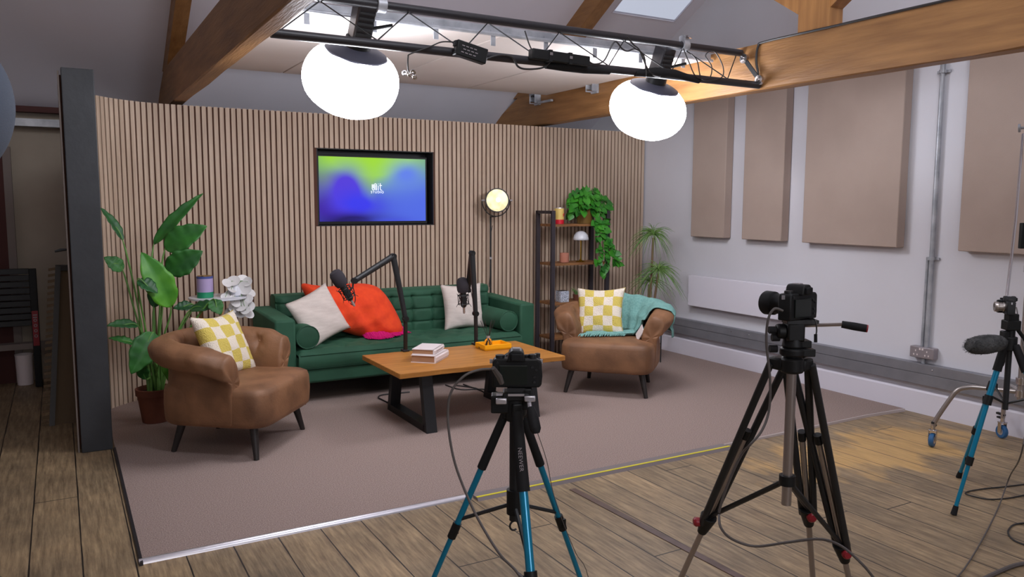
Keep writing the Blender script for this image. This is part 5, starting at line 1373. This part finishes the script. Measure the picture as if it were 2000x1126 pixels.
MB().tube([hdl-(hdl2-hdl)*.02, hdl.lerp(hdl2, .5), hdl2], [.011, .0125, .012], 14).build('pan_grip', 'black_rubber', tB)
MB().cyl(hdl2, hdl2+(hdl2-hdl).normalized()*.004, .0118, 14).build('grip_cap', 'red', tB)
cbp = pB+RX*.01+V((0, 0, .013))
stB, MBm = stills_camera(cbp, V((-.10, 1.0, -.02)), 'black camera on the large tripod with its lens pointing left', 1.05)
cable('cable', [MBm @ V((-.07, 0, .03)), at(1512, 603, 2.46), at(1500, 625, 2.46), at(1497, 670, 2.47), at(1504, 740, 2.47), at(1502, 800, 2.47), at(1488, 840, 2.46), at(1465, 868, 2.46), at(1450, 884, 2.5), at(1432, 920, 2.52), at(1414, 965, 2.54), at(1404, 1000, 2.55)], .0042, 'black cable hanging in a loop from the camera on the large tripod', 'greycable', k=7, seg=8)
cable('cable', [at(1404, 1005, 2.55), at(1408, 1030, 2.5), at(1430, 1052, 2.5), at(1475, 1066, 2.5), at(1540, 1058, 2.45), at(1600, 1052, 2.4), at(1640, 1064, 2.35), at(1675, 1092, 2.3), at(1705, 1126, 2.3), at(1740, 1180, 2.3), onz(1760, 1420)], .0042, 'black cable strung low between the legs of the large tripod', 'greycable', k=7, seg=8)
cable('cable', [MBm @ V((.03, -.02, .002)), at(1592, 625, 2.44), at(1595, 645, 2.44), at(1593, 655, 2.44)], .0025, 'short thin cord dangling under the camera on the large tripod')
tag(MB().tube([at(1593, 652, 2.44), at(1593, 668, 2.44)], .005, 8).build('cord_toggle', 'black_rubber'), 'small black toggle on the cord under the large tripod camera', 'toggle')

# --- C : teal tripod at the right edge
C1 = onz(1862, 1005); C2 = onz(1872, 932)
K0 = at(1972, 672, 4.05)
tC = thing('tripod', (K0.x, K0.y, 0), 'black and teal tripod at the right edge by the wall', 'tripod', group='black and teal tripods')
C3 = V((K0.x*3-C1.x-C2.x, K0.y*3-C1.y-C2.y, 0)); C3 = V((K0.x, K0.y, 0))+(C3-V((K0.x, K0.y, 0))).normalized()*.5
g = MB(); g.cyl(K0+V((0, 0, -.03)), K0+V((0, 0, .04)), .034, 18); g.build('hub', 'black_plastic', tC, bevel=.004)
js = []
for Ft in (C1, C2, C3):
    d = V((Ft.x-K0.x, Ft.y-K0.y, 0)).normalized(); o, dd, j = leg_teal(tC, K0+d*.03, Ft, .14, .0145, .27, .60); js.append(j)
ck = K0+V((0, 0, -.34)); MB().tube([K0, ck], .014, 12).build('centre_column', 'black_metal', tC)
g = MB()
for j in js: g.tube([ck+V((0, 0, .03)), j], .006, 6)
g.build('spreader', 'black_metal', tC)
g = MB(); g.cyl(K0+V((0, 0, .03)), K0+V((0, 0, .11)), .022, 14); g.box(K0+V((0, 0, .10)), (.07, .06, .05), R=hR); g.box(K0+V((0, 0, .138)), (.05, .05, .042), R=hR); g.box(K0+RX*-.03+V((0, 0, .04)), (.03, .04, .06), R=hR); g.build('pan_head', 'black_plastic', tC, bevel=.005)
MB().tube([K0+V((0, 0, .12)), K0+RX*.08+V((0, 0, .02)), K0+RX*.13+V((0, 0, -.16))], .010, 8).build('pan_bar', 'black_plastic', tC)
stC, MC = stills_camera(K0+RX*-.02+V((0, 0, .157)), V((-.66, .75, 0)), 'compact camera with silver lens on the teal tripod at the right edge', .86, silver=True, ll=.62)
a = at(1890, 676, 3.95); b = at(1962, 668, 4.02)
t = thing('microphone', (a+b)/2, 'shotgun microphone in grey furry windshield at the right tripod', 'microphone')
pts_ = [a.lerp(b, i/8) for i in range(9)]
fm = MB().tube(pts_, [.022, .040, .046, .048, .049, .047, .044, .038, .02], 16).build('furry_windshield', 'fur', t)
g = MB(); random.seed(9); ax = (b-a).normalized(); q = V((0, 0, 1)).rotation_difference(ax).to_matrix()
for k_ in range(900):
    u = random.random(); an = random.uniform(0, 2*PI); r_ = .045*(math.sin(PI*(.12+u*.80))**.5); p_ = a.lerp(b, u)+q @ V((r_*math.cos(an), r_*math.sin(an), 0))
    e_ = p_+q @ V((math.cos(an)*.005+random.uniform(-.004, .004), math.sin(an)*.005+random.uniform(-.004, .004), -.009)); g.tube([p_, e_], [.0010, .0003], 3, caps=False)
tag(g.build('fur_strands', 'fur', t), kind='stuff')
MB().tube([b, K0+V((0, 0, .02))], .012, 10).build('mount', 'black_metal', t)

# --- D : chrome rolling stand at the right edge
D0 = at(1994, 756, 4.95); D0z = D0.z
tD = thing('light_stand', (D0.x, D0.y, 0), 'chrome rolling light stand with curved legs and casters beside the right wall', 'light stand')
topP = V((D0.x, D0.y, 2.05))
MB().tube([V((D0.x, D0.y, .38)), V((D0.x, D0.y, 1.20))], .020, 16).build('lower_column', 'silver', tD)
MB().tube([V((D0.x, D0.y, 1.20)), topP], .015, 16).build('upper_column', 'chrome', tD)
g = MB()
for z in (.42, .50, 1.20, .64): g.cyl((D0.x, D0.y, z-.02), (D0.x, D0.y, z+.02), .032, 16)
g.each('collar', 'chrome', tD)
def caster(P, rz):
    M = Matrix.Translation(P) @ Matrix.Rotation(rz, 4, 'Z'); o_ = MB(); 
    o_.box((.0, -.022, .075), (.03, .004, .07), M); o_.box((0, .022, .075), (.03, .004, .07), M); o_.box((0, 0, .112), (.04, .048, .008), M); h_ = o_.build('caster_fork', 'chrome', tD, bevel=.002)
    ax_ = M.to_3x3() @ V((0, 1, 0)); MB().lathe([(.020, -.014), (.042, -.014), (.046, -.008), (.046, .008), (.042, .014), (.020, .014)], M @ V((0, 0, .048)), ax_, 24).build('wheel', 'blue', h_)
    MB().lathe([(.006, -.016), (.024, -.015), (.024, .015), (.006, .016)], M @ V((0, 0, .048)), ax_, 16).build('wheel_hub', 'alu', h_)
    g2 = MB(); g2.cyl(M @ V((0, 0, .11)), M @ V((0, 0, .15)), .014, 12); g2.build('caster_stem', 'chrome', h_)
    g3 = MB(); g3.box((.02, 0, .165), (.07, .02, .014), M); g3.box((.02, 0, .14), (.05, .024, .012), M); g3.build('brake_lever', 'black_metal', h_, bevel=.002)
Q1 = V((4.945, 3.046, 0)); Q2 = V((5.55, 2.93, 0)); Q3 = V((D0.x+.1, D0.y-.6, 0))
for Q, rz in ((Q1, .3), (Q2, 1.2), (Q3, 0)):
    caster(Q, rz)
    d = V((Q.x-D0.x, Q.y-D0.y, 0)); l_ = d.length; d.normalize()
    P = [Q+V((0, 0, .145)), Q-d*.02+V((0, 0, .20)), Q-d*.09+V((0, 0, .34)), Q-d*.13+V((0, 0, .40)), Q-d*.19+V((0, 0, .425)), Q-d*.26+V((0, 0, .43)), V((D0.x, D0.y, .43))]
    if Q is Q2: P = [Q+V((0, 0, .145)), Q+V((0, 0, .25))-d*.01, Q-d*.05+V((0, 0, .38)), V((D0.x, D0.y, .43))]
    MB().tube(cat_path(P, 5), .0145, 14).build('leg', 'silver', tD)
kn = V((D0.x, D0.y, 1.98)); kp = at(1991, 250, 4.88)
g = MB(); g.cyl((D0.x, D0.y, kp.z-.03), (D0.x, D0.y, kp.z+.03), .026, 14); g.tube([V((D0.x, D0.y, kp.z)), kp], .008, 8); g.lathe([(.008, -.008), (.026, -.006), (.026, .006), (.008, .008)], kp, (RX*.8-_f*.6), 14); g.build('wing_knob', 'zinc', tD)
MB().tube([at(1998, 262, 4.90), at(1984, 430, 4.6), at(1966, 582, 4.3)], .008, 10).build('boom_rod', 'chrome', tD)
o = MB().box(at(2000, 460, 4.93), (.05, .03, .16), R=hR).build('ballast_box', 'black_plastic', tD, bevel=.004)

# loose cables at the bottom right
cable('cable', [at(1985, 600, 4.2), at(1992, 640, 4.1), at(2010, 760, 3.8), at(1996, 880, 3.5), onz(1972, 930, .1), onz(1950, 990, .008), onz(1920, 1050, .008), onz(1890, 1100, .008), onz(1868, 1128, .008), onz(1820, 1180, .008)], .0034, 'long thin cable sweeping down to the floor at the right edge', 'greycable', k=8)
cable('cable', fl((2010, 944), (1960, 950), (1920, 954), (1888, 960), (1892, 966), (1930, 974), (1970, 972), (2010, 964), z=.005), .0038, 'dark cable loop on the floor behind the right tripod foot', k=6)
cable('cable', fl((2010, 1020), (1980, 1024), (1969, 1038), (1980, 1054), (2010, 1066), z=.005), .0042, 'dark cable loop on the floor at the right edge nearest the thick cable', k=6)
cable('cable', fl((2010, 1098), (1980, 1104), (1950, 1116), (1920, 1130), (1880, 1150), z=.009), .009, 'thicker grey cable across the floor in the bottom right corner', 'greycable', k=6)

# ================================================================ STORE AREA at far left
t = thing('cable_tray', (-1.0, 8.15, 2.2), 'pale metal tray high on the back wall at the far left', 'tray')
MB().box((-1.5, 8.14, 2.27), (3.6, .11, .065)).build('tray_body', 'zinc', t, smooth=False)
struct(MB().box((-1.5, 8.15, 2.385), (3.7, .1, .05)).build('trim_1', 'darkred', smooth=False))
dr = thing('door_1', (-.75, 8.15, 0), 'dark red-brown door in the store wall at the left frame edge', 'door'); struct(dr)
MB().box((-.86, 8.16, 1.0), (.94, .05, 2.0)).build('door_leaf', 'darkred', dr, smooth=False)
MB().box((-.36, 8.16, 1.03), (.06, .08, 2.06)).build('door_frame', 'edge', dr, smooth=False)
MB().cyl((-.48, 8.11, 1.0), (-.48, 8.13, 1.0), .02, 12).build('door_handle', 'chrome', dr)
# folded ladder
lt_ = thing('folded_ladder', (-.42, 7.85, 0), 'black folded ladder with red label strip at the left edge', 'ladder')
yl = 7.85; xa = ony(78, 640, yl).x
ztop = ony(60, 522, yl).z
for x in (xa-.03, xa-.62):
    MB().box((x, yl, ztop/2), (.055, .07, ztop-.02)).build('side_rail', 'black_plastic', lt_, smooth=False, bevel=.005)
for i in range(9):
    z = ztop-.03-i*.055; MB().box((xa-.325, yl, z), (.54, .06, .046)).build('rung', 'black_metal', lt_, smooth=False, bevel=.004)
lz = ony(64, 640, yl).z
MB().box((xa-.03, yl-.037, lz), (.045, .004, .30)).build('label_strip', 'red', lt_, smooth=False)
g = MB()
for i in range(4): g.lathe([(.008, 0), (.013, 0), (.013, .002), (.008, .002)], (xa-.03, yl-.040, lz+.07-.045*i), (0, -1, 0), 12, cap=False)
for i in range(2): g.box((xa-.03, yl-.040, lz+.115-.02*i), (.03, .003, .008))
g.build('printed_marks', 'outlet', lt_)
# white board and bucket
g = MB().box((-.55, 8.0, ony(40, 675, 8.0).z), (1.1, .12, .05)).build('white_plank', 'edge', smooth=False); tag(g, 'pale plank lying behind the folded ladder', 'plank')
bx = ony(48, 720, 8.0)
t = thing('bucket', (bx.x, 8.02, 0), 'white plastic bucket on the floor behind the folded ladder', 'bucket')
MB().lathe([(.055, 0), (.06, .004), (.068, .25), (.072, .27), (.064, .27), (.055, .02)], (bx.x, 8.02, 0), seg=24).build('bucket_body', 'white', t)
g = MB().box((-.55, 8.0, .02+(ony(40, 675, 8.0).z-.025)/2-.01), (.06, .10, ony(40, 675, 8.0).z-.025)).build('trestle_post', 'mud', smooth=False); tag(g, 'short timber post holding up the pale plank', 'post')
# leaning slatted panel frame
t = thing('leaning_panel', (-.05, 6.6, 0), 'dark framed panel leaning behind the black column', 'panel')
a0 = onz(96, 832, 0); a1 = ony(108, 518, a0.y+.30); b0 = a0+V((.22, -.02, 0)); b1 = a1+V((.22, -.02, 0))
g = MB(); th_ = V((.0, .045, 0)); wv = V((.035, 0, 0))
for (p_, q_) in ((a0, a1), (b0, b1)): g.hexa([p_, p_+wv, p_+wv+th_, p_+th_, q_, q_+wv, q_+wv+th_, q_+th_])
g.hexa([a1-V((0, 0, .04)), b1+wv-V((0, 0, .04)), b1+wv+th_-V((0, 0, .04)), a1+th_-V((0, 0, .04)), a1, b1+wv, b1+wv+th_, a1+th_])
g.build('frame', 'dark_wood', t, smooth=False)
g = MB(); 
for i in range(26):
    p_ = a0.lerp(a1, (i+.5)/26); g.hexa([p_+V((-.045, .02, -.02)), p_+V((.0, .0, -.012)), p_+V((.0, .012, -.012)), p_+V((-.045, .032, -.02)), p_+V((-.045, .02, .0)), p_+V((.0, .0, .008)), p_+V((.0, .012, .008)), p_+V((-.045, .032, .0))])
g.build('slat_edges', 'mud', t, smooth=False)
g = MB(); o4 = V((.035, .03, 0)); g.hexa([a0+o4, b0+V((0, .03, 0)), b0+V((0, .04, 0)), a0+o4+V((0, .01, 0)), a1+o4, b1+V((0, .03, 0)), b1+V((0, .04, 0)), a1+o4+V((0, .01, 0))]); g.build('back_panel', 'mud', t, smooth=False)
p = ony(120, 489, 6.3)
t = thing('wall_bracket', p, 'small dark bracket poking out left of the black column', 'bracket')
MB().tube([ony(107, 491, 5.72), ony(118, 488, 5.72), ony(132, 487, 5.72)], [.006, .010, .006], 8).build('bracket_arm', 'black_metal', t)

# unlit fabric lantern at the top left corner
c = at(-226, 195, 2.5)
t = thing('fabric_lantern', (c.x, c.y, 0), 'edge of a blue-grey fabric lantern at the top left corner', 'lantern light')
MB().lathe([(.352*math.cos(a_*PI/48)**.9, .31*math.sin(a_*PI/48)) for a_ in range(-23, 24)], c, seg=64).build('fabric_globe', 'softfab', t)
MB().tube([(c.x, c.y, 0.02), (c.x, c.y, c.z-.28)], .016, 12).build('pole', 'black_metal', t)
g = MB()
for i in range(3):
    a_ = 2.2+i*2.094; g.tube([(c.x, c.y, .45), (c.x+.5*math.cos(a_), c.y+.5*math.sin(a_), .012)], .011, 8)
g.build('stand_legs', 'black_metal', t)
